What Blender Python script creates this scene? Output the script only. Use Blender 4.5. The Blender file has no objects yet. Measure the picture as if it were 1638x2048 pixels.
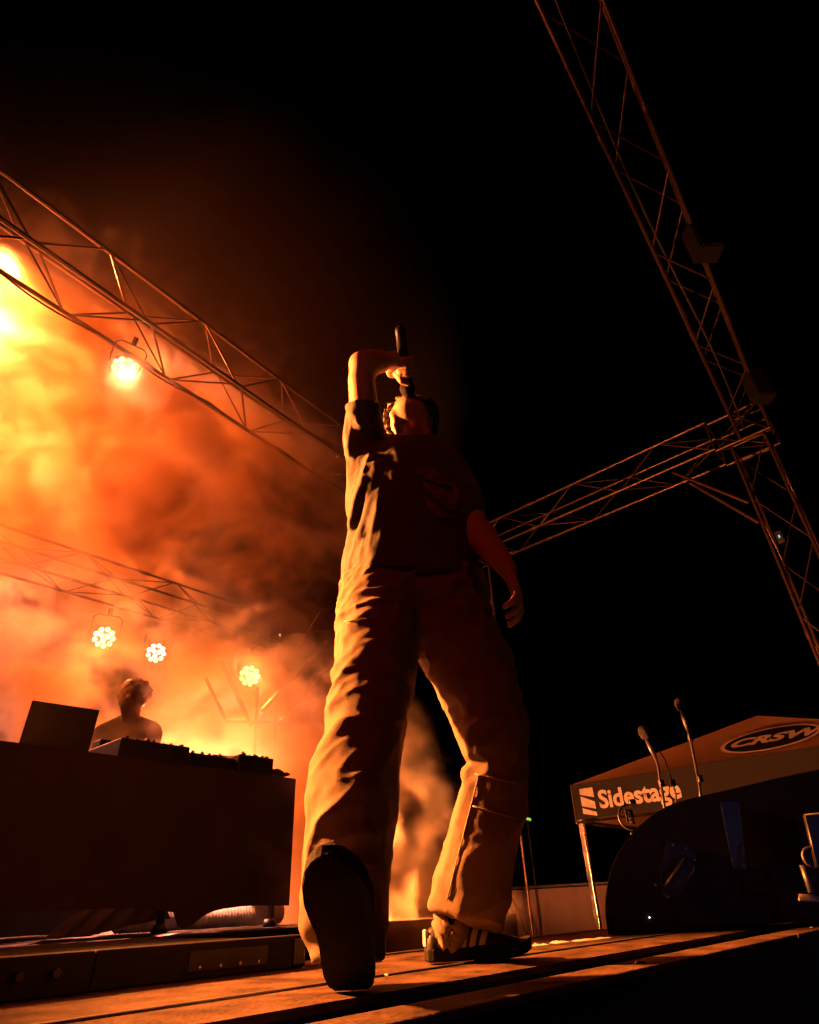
import bpy, bmesh, math, random
import numpy as np
from mathutils import Vector, Matrix

random.seed(4)
RNG = np.random.default_rng(11)
S = bpy.context.scene
COL = S.collection

# ------------------------------------------------------------------ camera
FPX, CX, CY = 1225.0, 819.0, 1024.0            # focal length and centre of the photograph, in its pixels
PITCH, ROLL, YAW, CAMH = math.radians(32.7), math.radians(2.5), math.radians(41.0), 0.115
ZV = np.array([0, 0, 1.0])
RV = np.array([math.sin(YAW), -math.cos(YAW), 0.0])   # to the right of the camera, level
FV = np.array([math.cos(YAW), math.sin(YAW), 0.0])    # ahead of the camera, level
_fw = FV * math.cos(PITCH) + ZV * math.sin(PITCH)
_up = ZV * math.cos(PITCH) - FV * math.sin(PITCH)
_cr = RV * math.cos(ROLL) - _up * math.sin(ROLL)
_cu = _up * math.cos(ROLL) + RV * math.sin(ROLL)


def ray(x, y):
    return (x - CX) / FPX * _cr + (CY - y) / FPX * _cu + _fw


def atf(x, y, f):
    d = ray(x, y)
    return d * f / d.dot(FV) + ZV * CAMH


def atz(x, y, z):
    d = ray(x, y)
    return d * (z - CAMH) / d[2] + ZV * CAMH


def aty(x, y, Y):
    d = ray(x, y)
    return d * Y / d[1] + ZV * CAMH


def atx(x, y, X):
    d = ray(x, y)
    return d * X / d[0] + ZV * CAMH


cam = bpy.data.cameras.new('camera')
cam_o = bpy.data.objects.new('camera', cam)
COL.objects.link(cam_o)
cam.sensor_fit = 'HORIZONTAL'
cam.sensor_width = 36
cam.lens = FPX / 1638 * 36
cam.clip_start = 0.02
cam.clip_end = 600
_m = Matrix.Identity(4)
for _i in range(3):
    _m[_i][0], _m[_i][1], _m[_i][2] = _cr[_i], _cu[_i], -_fw[_i]
_m[2][3] = CAMH
cam_o.matrix_world = _m
S.camera = cam_o

# ------------------------------------------------------------------ night sky, exposure, sampling
world = bpy.data.worlds.new('World')
S.world = world
world.use_nodes = True
_nt = world.node_tree
_sky = _nt.nodes.new('ShaderNodeTexSky')
_sky.sky_type = 'NISHITA'
_sky.sun_disc = False
_sky.sun_elevation = math.radians(-8)
_sky.sun_rotation = math.radians(120)
_nt.links.new(_sky.outputs[0], _nt.nodes['Background'].inputs[0])
_nt.nodes['Background'].inputs[1].default_value = 0.004
S.view_settings.view_transform = 'Standard'
S.view_settings.look = 'None'
S.view_settings.exposure = 0
S.view_settings.gamma = 1
S.render.engine = 'CYCLES'
S.cycles.use_denoising = True
S.cycles.volume_bounces = 1
S.cycles.max_bounces = 6
S.cycles.diffuse_bounces = 1
S.cycles.glossy_bounces = 2
S.cycles.volume_step_rate = 2.0
S.cycles.volume_max_steps = 256
S.cycles.sample_clamp_indirect = 4
S.cycles.use_light_tree = True

AMBER = (1.0, 0.27, 0.045)
DEEP = (1.0, 0.085, 0.004)
# name: fixture position, aim, watts, colour, beam angle; the bodies are built below
LAMPS = []


# ------------------------------------------------------------------ materials
def mat(name, col, rough=0.6, metal=0.0, bump=0.0, bscale=60.0, vary=0.0, vscale=6.0, spec=None, emit=None, estr=0.0, sheen=0.0):
    m = bpy.data.materials.new(name)
    m.use_nodes = True
    nt = m.node_tree
    b = nt.nodes['Principled BSDF']
    b.inputs['Base Color'].default_value = (*col, 1)
    b.inputs['Roughness'].default_value = rough
    b.inputs['Metallic'].default_value = metal
    if spec is not None:
        b.inputs['Specular IOR Level'].default_value = spec
    if sheen:
        b.inputs['Sheen Weight'].default_value = sheen
    if emit:
        b.inputs['Emission Color'].default_value = (*emit, 1)
        b.inputs['Emission Strength'].default_value = estr
    tc = nt.nodes.new('ShaderNodeTexCoord')
    if vary:
        n = nt.nodes.new('ShaderNodeTexNoise')
        n.inputs['Scale'].default_value = vscale
        n.inputs['Detail'].default_value = 6
        nt.links.new(tc.outputs['Object'], n.inputs['Vector'])
        cr = nt.nodes.new('ShaderNodeValToRGB')
        cr.color_ramp.elements[0].position = 0.3
        cr.color_ramp.elements[1].position = 0.7
        cr.color_ramp.elements[0].color = (*[c * (1 - vary) for c in col], 1)
        cr.color_ramp.elements[1].color = (*[min(1, c * (1 + vary)) for c in col], 1)
        nt.links.new(n.outputs['Fac'], cr.inputs[0])
        nt.links.new(cr.outputs[0], b.inputs['Base Color'])
        mr = nt.nodes.new('ShaderNodeMapRange')
        mr.inputs['To Min'].default_value = max(0.05, rough - 0.18)
        mr.inputs['To Max'].default_value = min(1, rough + 0.18)
        nt.links.new(n.outputs['Fac'], mr.inputs[0])
        nt.links.new(mr.outputs[0], b.inputs['Roughness'])
    if bump:
        n2 = nt.nodes.new('ShaderNodeTexNoise')
        n2.inputs['Scale'].default_value = bscale
        n2.inputs['Detail'].default_value = 5
        nt.links.new(tc.outputs['Object'], n2.inputs['Vector'])
        bp = nt.nodes.new('ShaderNodeBump')
        bp.inputs['Strength'].default_value = bump
        bp.inputs['Distance'].default_value = 0.01
        nt.links.new(n2.outputs['Fac'], bp.inputs['Height'])
        nt.links.new(bp.outputs[0], b.inputs['Normal'])
    return m


M = {
    'alu': mat('aluminium', (0.62, 0.61, 0.6), 0.26, 1.0, vary=0.15, vscale=9),
    'alu_dull': mat('dull_aluminium', (0.2, 0.19, 0.185), 0.5, 0.9, vary=0.2, vscale=14),
    'alu_dark': mat('dimmed_aluminium', (0.085, 0.055, 0.045), 0.4, 0.85, vary=0.4, vscale=5),  # truss aluminium darkened and reddened in colour to read as dimly lit
    'black_metal': mat('black_metal', (0.02, 0.02, 0.022), 0.45, 0.3, vary=0.3, vscale=20),
    'black_plastic': mat('black_plastic', (0.018, 0.018, 0.02), 0.4, vary=0.3, vscale=18, bump=0.1, bscale=300),
    'black_paint': mat('black_textured_paint', (0.012, 0.012, 0.012), 0.75, spec=0.2, bump=0.35, bscale=420, vary=0.3, vscale=10),
    'grille': mat('speaker_grille', (0.03, 0.03, 0.032), 0.5, 0.5, bump=0.6, bscale=500),
    'deck': mat('stage_plywood', (0.075, 0.045, 0.026), 0.66, spec=0.14, bump=0.5, bscale=70, vary=0.75, vscale=11),
    'floor': mat('lower_floor', (0.05, 0.045, 0.04), 0.6, bump=0.3, bscale=60, vary=0.4, vscale=4),
    'ground': mat('night_ground', (0.05, 0.05, 0.045), 0.85, bump=0.8, bscale=14, vary=0.5, vscale=2.5),
    'skin': mat('skin', (0.5, 0.33, 0.25), 0.5, bump=0.12, bscale=220, vary=0.1, vscale=30),
    'shirt': mat('shirt_cotton', (0.07, 0.06, 0.055), 0.85, bump=0.25, bscale=500, vary=0.15, vscale=14, sheen=0.15),
    'trousers': mat('trouser_cotton', (0.19, 0.135, 0.09), 0.85, bump=0.3, bscale=420, vary=0.18, vscale=12),
    'stitch': mat('stitching', (0.42, 0.32, 0.22), 0.8, bump=0.3, bscale=300),
    'hair': mat('hair', (0.03, 0.018, 0.012), 0.4, vary=0.4, vscale=60),
    'shoe': mat('shoe_leather', (0.02, 0.018, 0.018), 0.42, bump=0.2, bscale=200, vary=0.2, vscale=30),
    'stripe': mat('shoe_stripe', (0.6, 0.58, 0.55), 0.55, bump=0.15, bscale=240),
    'gum': mat('shoe_sole', (0.012, 0.009, 0.008), 0.85, spec=0.15, bump=0.3, bscale=260),
    'dj_skin': mat('shaded_skin', (0.11, 0.07, 0.05), 0.6),  # skin tone darkened so the figure reads as a shaded silhouette
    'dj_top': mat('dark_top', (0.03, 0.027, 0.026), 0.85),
    'print': mat('shirt_print', (0.2, 0.09, 0.07), 0.75, vary=0.5, vscale=24),
    'mic': mat('microphone_black', (0.02, 0.02, 0.022), 0.3, 0.4),
    'mic_mesh': mat('microphone_mesh', (0.01, 0.01, 0.011), 0.7, 0.0, spec=0.15, bump=0.8, bscale=600),
    'cloth': mat('black_stage_cloth', (0.055, 0.04, 0.038), 0.9, bump=0.3, bscale=250, vary=0.2, vscale=5),
    'drape': mat('drape_cloth', (0.14, 0.11, 0.1), 0.85, bump=0.2, bscale=200, vary=0.2, vscale=5),
    'canopy': mat('canopy_polyester', (0.26, 0.15, 0.08), 0.6, bump=0.15, bscale=30, vary=0.12, vscale=3),
    'canopy_black': mat('canopy_black_panel', (0.008, 0.008, 0.008), 0.8, spec=0.08),
    'white_print': mat('white_print', (0.2, 0.19, 0.18), 0.6, vary=0.25, vscale=14),
    'emblem_print': mat('emblem_print', (0.55, 0.5, 0.44), 0.6, vary=0.2, vscale=12),
    'box_black': mat('matt_black', (0.004, 0.004, 0.004), 0.9, spec=0.05),
    'tape': mat('white_tape', (0.75, 0.73, 0.7), 0.5, bump=0.3, bscale=90),
    'ribbed': mat('ribbed_duct', (0.62, 0.6, 0.57), 0.45, 0.3),
    'laptop': mat('laptop_shell', (0.06, 0.06, 0.065), 0.35, 0.6),
    'blue_glow': mat('painted_blue_light', (0.012, 0.05, 0.14), 0.6, bump=0.15, bscale=200),  # blue light put into the base colour
    'lens': mat('lens', (0.8, 0.8, 0.8), 0.2, emit=(1.0, 0.62, 0.36), estr=9.0),
    'green': mat('green_led', (0.1, 0.2, 0.02), 0.4, emit=(0.35, 0.9, 0.08), estr=0.8),
    'cyan': mat('cyan_led', (0.02, 0.2, 0.2), 0.4, emit=(0.05, 0.8, 0.8), estr=1.2),
    'white_led': mat('white_led', (0.3, 0.3, 0.3), 0.4, emit=(1, 0.95, 0.9), estr=3.0),
}


# ------------------------------------------------------------------ object helpers
def empty(name, loc=(0, 0, 0), rotz=0.0, label=None, cat=None, group=None):
    o = bpy.data.objects.new(name, None)
    COL.objects.link(o)
    o.location = tuple(float(v) for v in loc)
    o.rotation_euler = (0, 0, rotz)
    tag(o, label, cat, group)
    return o


def tag(o, label=None, cat=None, group=None, kind=None):
    if label:
        o['label'] = label
    if cat:
        o['category'] = cat
    if group:
        o['group'] = group
    if kind:
        o['kind'] = kind
    return o


class MB:
    """collects vertices and faces in world (or local) coordinates"""

    def __init__(self):
        self.v, self.f, self.sm = [], [], []

    def add(self, verts, faces, smooth=False):
        n = len(self.v)
        self.v += [tuple(float(c) for c in p) for p in verts]
        for f in faces:
            self.f.append(tuple(i + n for i in f))
            self.sm.append(smooth)
        return self

    def box(self, lo, hi, ax=None, org=None, bev=0.0):
        lo, hi = np.array(lo, float), np.array(hi, float)
        if bev > 0:
            return self._bbox(lo, hi, ax, org, bev)
        p = np.array([[(lo, hi)[i][0], (lo, hi)[j][1], (lo, hi)[k][2]] for i in (0, 1) for j in (0, 1) for k in (0, 1)])
        p = self._tr(p, ax, org)
        return self.add(p, [(0, 1, 3, 2), (4, 6, 7, 5), (0, 4, 5, 1), (2, 3, 7, 6), (0, 2, 6, 4), (1, 5, 7, 3)])

    def _tr(self, p, ax, org):
        if ax is not None:
            p = p @ np.array(ax, float)
        if org is not None:
            p = p + np.array(org, float)
        return p

    def _bbox(self, lo, hi, ax, org, b):
        bm = bmesh.new()
        bmesh.ops.create_cube(bm, size=1)
        for v in bm.verts:
            for i in range(3):
                v.co[i] = lo[i] + (v.co[i] + 0.5) * (hi[i] - lo[i])
        bmesh.ops.bevel(bm, geom=list(bm.edges), offset=b, segments=2, affect='EDGES', profile=0.5)
        bm.verts.ensure_lookup_table()
        p = self._tr(np.array([v.co[:] for v in bm.verts]), ax, org)
        self.add(p, [[v.index for v in f.verts] for f in bm.faces])
        bm.free()
        return self

    def tube(self, pts, r, seg=10, cap=True, smooth=True):
        pts = [np.array(p, float) for p in pts]
        rs = r if isinstance(r, (list, tuple, np.ndarray)) else [r] * len(pts)
        rings = []
        prev = None
        for i, p in enumerate(pts):
            d = pts[min(i + 1, len(pts) - 1)] - pts[max(i - 1, 0)]
            d = d / (np.linalg.norm(d) + 1e-12)
            if prev is None:
                u = np.cross(d, [0, 0, 1.0] if abs(d[2]) < 0.9 else [1.0, 0, 0])
            else:
                u = prev - d * prev.dot(d)
            u /= np.linalg.norm(u)
            prev = u
            w = np.cross(d, u)
            rings.append([p + rs[i] * (math.cos(t) * u + math.sin(t) * w) for t in np.linspace(0, 2 * math.pi, seg, endpoint=False)])
        v = [q for rg in rings for q in rg]
        f = []
        for i in range(len(pts) - 1):
            for j in range(seg):
                k = (j + 1) % seg
                f.append((i * seg + j, i * seg + k, (i + 1) * seg + k, (i + 1) * seg + j))
        self.add(v, f, smooth)
        if cap:
            n = len(self.v) - len(v)
            self.f.append(tuple(n + i for i in reversed(range(seg))))
            self.f.append(tuple(n + (len(pts) - 1) * seg + i for i in range(seg)))
            self.sm += [False, False]
        return self

    def prism(self, poly, vec, org=(0, 0, 0), u=(1, 0, 0), w=(0, 0, 1)):
        """polygon (a,b) in the plane u,w pushed along vec"""
        u, w, vec, org = (np.array(t, float) for t in (u, w, vec, org))
        a = [org + p[0] * u + p[1] * w for p in poly]
        b = [q + vec for q in a]
        n = len(a)
        f = [tuple(range(n)), tuple(reversed(range(n, 2 * n)))]
        f += [(i, i + n, (i + 1) % n + n, (i + 1) % n) for i in range(n)]
        return self.add(a + b, f)

    def mesh(self, name, m, off=(0, 0, 0)):
        me = bpy.data.meshes.new(name)
        o = np.array(off, float)
        me.from_pydata([tuple(np.array(p) - o) for p in self.v], [], self.f)
        bm = bmesh.new()
        bm.from_mesh(me)
        bmesh.ops.recalc_face_normals(bm, faces=bm.faces)
        bm.to_mesh(me)
        bm.free()
        me.polygons.foreach_set('use_smooth', self.sm)
        me.materials.append(m)
        return me

    def build(self, name, m, parent=None, local=False):
        """world coordinates, or the parent's own if local"""
        root = parent
        off = np.zeros(3)
        if parent is not None and not local:
            while root is not None:
                off += np.array(root.location[:])
                root = root.parent
        o = bpy.data.objects.new(name, self.mesh(name, m, off))
        COL.objects.link(o)
        o.parent = parent
        return o


def link_mesh(name, me, parent, mtx):
    o = bpy.data.objects.new(name, me)
    COL.objects.link(o)
    o.parent = parent
    o.matrix_local = mtx
    return o


def copy_tree(o, parent=None):
    c = o.copy()
    COL.objects.link(c)
    c.parent = parent
    for ch in list(o.children):
        if ch.type != 'LIGHT':
            copy_tree(ch, c)
    return c


def aim(zdir, up=(0, 0, 1)):
    """rotation whose local Z is zdir"""
    z = np.array(zdir, float)
    z /= np.linalg.norm(z)
    x = np.cross(np.array(up, float), z)
    if np.linalg.norm(x) < 1e-5:
        x = np.array([1.0, 0, 0])
    x /= np.linalg.norm(x)
    y = np.cross(z, x)
    return Matrix(((x[0], y[0], z[0]), (x[1], y[1], z[1]), (x[2], y[2], z[2])))


def struct(mb, name, m):
    return tag(mb.build(name, m), kind='structure')


# ------------------------------------------------------------------ the setting: ground, stage deck, riser
mb = MB()
mb.add([(-120, -120, -1.0), (200, -120, -1.0), (200, 200, -1.0), (-120, 200, -1.0)], [(0, 1, 2, 3)])
struct(mb, 'ground', M['ground'])

DECK_F, DECK_B = 0.865, 1.50        # the long narrow front deck
deck = struct(MB().box((-3.0, DECK_F + 0.004, -0.16), (5.2, DECK_B - 0.004, -0.012)), 'stage_deck', M['black_paint'])
for i, x0 in enumerate(np.arange(-3.0, 5.1, 1.02)):
    for (y0, y1) in ((DECK_F, 1.0498), (1.0632, DECK_B - 0.0262)):
        MB().box((x0 + 0.0005, y0, -0.0118), (x0 + 1.0195, y1, 0.0), bev=0.0008).build('deck_board', M['deck'], deck)
for y in (1.05, DECK_B - 0.026):
    for x0 in np.arange(-3.0, 5.1, 2.04):
        MB().box((x0 + 0.003, y, -0.0116), (x0 + 2.036, y + 0.013 if y == 1.05 else y + 0.026, 0.004), bev=0.003).build('edge_rail', M['alu_dull'], deck)
# the second, separate ledge nearer to the camera
step = struct(MB().box((-3.0, 0.648, -0.3), (5.2, 0.738, -0.012)), 'stage_step', M['black_paint'])
for i, x0 in enumerate(np.arange(-3.0, 5.1, 1.36)):
    MB().box((x0 + 0.003, 0.646, -0.0118), (x0 + 1.354, 0.74, 0.0), bev=0.003).build('step_plate', M['deck'], step)
    for q in (0.36,):
        MB().tube([(x0 + q, 0.69, -0.001), (x0 + q, 0.69, 0.004)], [0.011, 0.009], 10).build('bolt_head', M['alu_dull'], step)
fascia = struct(MB().box((-3.0, 0.90, -1.0), (5.2, 0.93, -0.165)), 'stage_fascia', M['cloth'])
# the lower floor behind the front deck, in the fog
low = struct(MB().box((-4.0, 1.52, -0.62), (5.4, 7.4, -0.5)), 'rear_stage_floor', M['floor'])
# the low riser that carries the table
RZ = 0.058
riser = struct(MB().box((-2.6, 1.452, -0.001), (1.19, 4.9, RZ - 0.012), bev=0.004), 'stage_riser', M['black_paint'])
for x0 in np.arange(-2.6, 1.1, 0.948):
    for y0 in (1.454, 2.6, 3.75):
        MB().box((x0 + 0.003, y0, RZ - 0.0118), (x0 + 0.944, y0 + 1.14, RZ), bev=0.002).build('riser_board', M['black_paint'], riser)
riser2 = struct(MB().box((1.2, 2.3, -0.5), (3.4, 4.9, RZ), bev=0.004), 'rear_riser', M['black_paint'])


# ------------------------------------------------------------------ aluminium trusses
_u = MB().tube([(0, 0, -0.5), (0, 0, 0.5)], 1.0, 10).mesh('truss_tube', M['alu'])
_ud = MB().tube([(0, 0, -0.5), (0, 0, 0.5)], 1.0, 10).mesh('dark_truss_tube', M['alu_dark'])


def bar(name, a, b, r, parent, me=None):
    a, b = np.array(a, float), np.array(b, float)
    L = np.linalg.norm(b - a)
    R = aim((b - a) / L, (0.13, 0.2, 1)).to_4x4()
    mt = Matrix.Translation(Vector(tuple((a + b) / 2))) @ R @ Matrix.Diagonal((r, r, L, 1))
    return link_mesh(name, me or _u, parent, mt)


def truss(name, A, B, w, bay, label, upv=(0, 0, 1), rc=0.016, rb=0.0075, group=None, me=None):
    """four-chord box truss from A to B; A and B are the ends of its centre line"""
    A, B = np.array(A, float), np.array(B, float)
    root = empty(name, A, 0, label, 'truss', group)
    d = (B - A)
    L = np.linalg.norm(d)
    d /= L
    s = np.cross(np.array(upv, float), d)
    s /= np.linalg.norm(s)
    u = np.cross(d, s)
    hw = w / 2
    cn = [s * hw + u * hw, -s * hw + u * hw, -s * hw - u * hw, s * hw - u * hw]
    for c in cn:
        bar('chord', c, c + d * L, rc, root, me)
    for c in cn:
        for q in np.arange(1.0, L - .3, 2.0):
            bar('coupler', c + d * (q - .05), c + d * (q + .05), rc * 1.35, root, me)
    n = max(1, int(round(L / bay)))
    st = L / n
    for k in range(4):
        a, b = cn[k], cn[(k + 1) % 4]
        for i in range(n):
            p, q = (a, b) if (i + k) % 2 == 0 else (b, a)
            bar('brace', p + d * (i * st + 0.02), q + d * ((i + 1) * st - 0.02), rb, root, me)
    for i in (0, n):
        for k in range(4):
            bar('end_strut', cn[k] + d * (i * st), cn[(k + 1) % 4] + d * (i * st), rb * 1.2, root, me)
    return root


ZC = CAMH + 4.0
truss('box_truss', (-1.6, 3.616, ZC + 0.21), (6.1, 4.33, ZC + 0.21), 0.42, 0.45,
      'aluminium box truss crossing the glowing smoke, upper left', rc=.02, rb=.009, group='roof trusses')
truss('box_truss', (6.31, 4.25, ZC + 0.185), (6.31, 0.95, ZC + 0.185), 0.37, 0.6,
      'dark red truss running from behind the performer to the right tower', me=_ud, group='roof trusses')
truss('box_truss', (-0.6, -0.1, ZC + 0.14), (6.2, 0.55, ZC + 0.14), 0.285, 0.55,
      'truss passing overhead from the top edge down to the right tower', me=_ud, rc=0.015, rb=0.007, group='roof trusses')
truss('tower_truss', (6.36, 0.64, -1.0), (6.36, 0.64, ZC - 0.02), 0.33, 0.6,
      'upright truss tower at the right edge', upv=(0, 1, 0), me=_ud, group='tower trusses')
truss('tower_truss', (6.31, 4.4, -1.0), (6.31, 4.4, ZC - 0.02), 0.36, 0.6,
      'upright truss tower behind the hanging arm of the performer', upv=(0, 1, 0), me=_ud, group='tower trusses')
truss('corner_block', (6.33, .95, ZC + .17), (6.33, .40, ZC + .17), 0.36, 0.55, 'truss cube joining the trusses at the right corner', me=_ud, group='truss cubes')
# raking braces at the right corner
rk = empty('corner_brace', (6.3, 1.2, ZC), 0, 'pair of raking tubes bracing the right truss corner', 'brace')
o0 = np.array([6.3, 1.2, ZC])
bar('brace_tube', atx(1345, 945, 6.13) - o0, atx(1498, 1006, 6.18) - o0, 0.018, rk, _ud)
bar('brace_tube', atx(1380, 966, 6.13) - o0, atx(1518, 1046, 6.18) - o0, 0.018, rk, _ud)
# far truss low at the back, with the three small lamps
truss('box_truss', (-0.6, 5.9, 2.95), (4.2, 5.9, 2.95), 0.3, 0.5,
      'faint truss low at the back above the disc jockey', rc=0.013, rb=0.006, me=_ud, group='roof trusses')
tw = empty('lamp_tower', (3.15, 4.4, -0.5), 0, 'bright V shaped struts of the rear lamp tower right of the disc jockey', 'tower')
o0 = np.array([3.15, 4.4, -0.5])
for (a, b, r) in (((515, 1375), (508, 1530), .02), ((553, 1395), (548, 1530), .02), ((442, 1322), (503, 1452), .03), ((411, 1356), (452, 1440), .022),
                  ((655, 1282), (522, 1425), .034), ((690, 1300), (562, 1442), .03), ((640, 1225), (600, 1290), .018), ((560, 1270), (700, 1255), .016)):
    bar('strut', aty(*a, 4.4) - o0, aty(*b, 4.4) - o0, r * .6, tw)
bar('post', (0, 0, 0), (0, 0, 1.5), 0.018, tw)
bar('cross_tube', aty(452, 1442, 4.4) - o0, aty(562, 1446, 4.4) - o0, .014, tw)

def truss_cable(A, B, lab, n=60, sag=.05, seed=1):
    rr = random.Random(seed)
    A, B = np.array(A, float), np.array(B, float)
    ph = [rr.uniform(0, 6.28) for _ in range(4)]
    pts = []
    for k in range(n + 1):
        t = k / n
        p = A + (B - A) * t
        loop = abs(math.sin(t * math.pi * 7))
        pts.append(p + np.array([0, .02 * math.sin(9 * t + ph[0]), -sag * (1 - loop) * .0 - sag * loop + .012 * math.sin(31 * t + ph[1])]))
    tag(MB().tube(pts, .008, 6).build('truss_cable', M['black_plastic']), lab, 'cable', 'cables along the trusses')


truss_cable((-.8, 3.88, ZC + .0), (5.6, 4.47, ZC + .0), 'black cable looped along the smoky upper left truss', seed=2)
truss_cable((.4, .07, ZC + .02), (6.0, .60, ZC + .02), 'black cable looped along the overhead truss', seed=5, sag=.035)
# two small box loudspeakers clamped to the overhead truss
for (px, py, hw, hh, nm) in ((1405, 482, .085, .16, 'upper of two small boxes hung on the overhead truss'),
                             (1516, 772, .085, .17, 'lower of two small boxes hung beside the right truss corner')):
    P = atz(px, py, ZC - 0.12)
    sp = empty('hanging_speaker', P, 0, nm, 'speaker', 'boxes hung on the overhead truss')
    ax = np.array([RV, FV, ZV])
    MB().box((-hw, -.07, -hh), (hw, .07, hh), ax, P, bev=.008).build('cabinet', M['box_black'], sp)
    MB().box((-hw + .012, -.078, -hh + .012), (hw - .012, -.071, hh - .012), ax, P, bev=.002).build('grille', M['box_black'], sp)
    MB().tube([P + ZV * (hh - .01), P + ZV * (hh + .09)], .014, 8).build('clamp', M['black_metal'], sp)


# ------------------------------------------------------------------ stage lamps (a prototype, then copies)
def make_par():
    root = empty('par_light', (0, 0, 0))
    # beam along local +Z
    b = MB()
    prof = [(0.03, -0.15), (0.075, -0.148), (0.095, -0.12), (0.1, 0.0), (0.106, 0.012), (0.106, 0.02), (0.098, 0.02), (0.095, -0.004), (0.0, -0.004)]
    sg = 24
    vs = [(r * math.cos(t), r * math.sin(t), z) for (r, z) in prof for t in np.linspace(0, 2 * math.pi, sg, endpoint=False)]
    fs = [(i * sg + j, i * sg + (j + 1) % sg, (i + 1) * sg + (j + 1) % sg, (i + 1) * sg + j) for i in range(len(prof) - 1) for j in range(sg)]
    b.add(vs, fs, True).build('housing', M['black_metal'], root, True)
    spots = [(0.03 * math.cos(t), 0.03 * math.sin(t)) for t in np.linspace(0.4, 0.4 + 2 * math.pi, 3, endpoint=False)]
    spots += [(0.075 * math.cos(t), 0.075 * math.sin(t)) for t in np.linspace(0, 2 * math.pi, 9, endpoint=False)]
    l = MB()
    sg = 12
    pr = [(0.021, 0.0), (0.021, 0.008), (0.016, 0.014), (0.008, 0.017), (0.0, 0.018)]
    l.add([(r * math.cos(t), r * math.sin(t), z) for (r, z) in pr for t in np.linspace(0, 2 * math.pi, sg, endpoint=False)],
          [(i * sg + j, i * sg + (j + 1) % sg, (i + 1) * sg + (j + 1) % sg, (i + 1) * sg + j) for i in range(len(pr) - 1) for j in range(sg)], True)
    lm = l.mesh('lens', M['lens'])
    for (x, y) in spots:
        link_mesh('lens', lm, root, Matrix.Translation((x, y, 0.0)))
    y = MB()
    y.tube([(-0.112, 0, -0.05), (-0.125, 0.06, -0.06), (-0.125, 0.17, -0.07), (-0.09, 0.2, -0.07), (0.09, 0.2, -0.07), (0.125, 0.17, -0.07), (0.125, 0.06, -0.06), (0.112, 0, -0.05)], 0.006, 8)
    y.build('yoke', M['black_plastic'], root, True)
    MB().tube([(0, 0.2, -0.07), (0, 0.27, -0.07)], 0.02, 10).build('clamp', M['black_metal'], root, True)
    return root


par0 = make_par()
par_used = [False]


def par(P, T, e, label, col=AMBER, ang=90, r=0.07, blend=0.6, up=(0, 0, 1)):
    o = par0 if not par_used[0] else copy_tree(par0)
    par_used[0] = True
    tag(o, label, 'stage light', 'stage lamps')
    P, T = np.array(P, float), np.array(T, float)
    d = (T - P) / np.linalg.norm(T - P)
    o.rotation_euler = aim(d, up).to_euler()
    o.location = tuple(P)
    L = bpy.data.lights.new('lamp_beam', 'SPOT')
    L.energy = e
    L.color = col
    L.spot_size = math.radians(ang)
    L.spot_blend = blend
    L.shadow_soft_size = r
    lo = bpy.data.objects.new('lamp_beam', L)
    COL.objects.link(lo)
    lo.parent = o
    lo.location = (0, 0, 0.06)
    lo.rotation_euler = (math.pi, 0, 0)
    return o


PEACH = (1.0, 0.225, 0.05)
CREAM = (1.0, 0.235, 0.125)
par(atf(248, 737, 3.55), atf(420, 1250, 1.6), 380, 'large bright lamp of twelve lenses under the upper left truss', col=CREAM, ang=50)
par(atf(208, 1275, 5.2), atf(300, 1300, 2.4), 170, 'brightest lamp left above the disc jockey', col=PEACH)
par(atf(312, 1306, 6.0), atf(420, 1350, 2.4), 60, 'dimmer lamp of separate lenses right above the disc jockey', col=PEACH)
par(atf(499, 1352, 5.7), atf(600, 1450, 2.4), 130, 'small bright lamp on the rear tower right of the disc jockey', col=PEACH)
par(atf(-70, 440, 3.8), atf(170, 930, 4.9), 56000, 'lamp beyond the left edge behind the brightest smoke', col=CREAM, ang=62, blend=.9)
par(atf(-400, 930, 4.9), atf(280, 960, 4.6), 16000, 'lower lamp beyond the left edge in the smoke', col=CREAM, ang=70)
par((-.26, 3.98, 2.0), atf(735, 1200, 1.55), 8500, 'side lamp left of view that lights the performer', col=(1, .24, .04), ang=36, blend=.35, r=.12)
par((-2.6, .4, 3.6), atf(300, 1640, 2.8), 60, 'added dim red fill lamp far left in front of the stage', col=(1, .012, .0), ang=80)  # unseen fill, added to redden the shaded fronts
par(atf(400, 1640, 6.0), atf(380, 1440, 3.8), 3000, 'lamp low behind the table under the bright smoke', col=CREAM, ang=80)
par(atf(690, 1838, 3.5), atf(690, 1838, 3.5) + np.array([1.0, -.3, .42]), 3000, 'floor lamp behind the front leg of the performer', col=PEACH, ang=130)
par((1.80, 2.93, .48), (1.98, 2.95, .08), 60, 'small lamp added under the table to brighten the ribbed hose', col=CREAM, ang=120)  # hidden lamp added to brighten the hose
par(atf(-170, 1380, 5.4), atf(150, 1330, 4.0), 110, 'paler lamp beyond the left edge at the height of the laptop', col=(1, .42, .4), ang=80)


# ------------------------------------------------------------------ smoke from the fog machine
BLOBS = [(130, 930, 5.0, 3.0, 1.9, 1.25), (-60, 660, 4.3, 1.9, 1.2, .8), (420, 1080, 5.8, 2.2, 1.8, .7), (380, 1490, 5.4, 2.0, 1.2, 1.25),
         (-60, 1350, 4.8, 1.5, 1.1, .6), (815, 1800, 3.4, .85, .7, 1.4), (280, 500, 5.2, 1.6, 1.2, .55), (620, 1620, 4.2, .9, .9, .8)]


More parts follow.
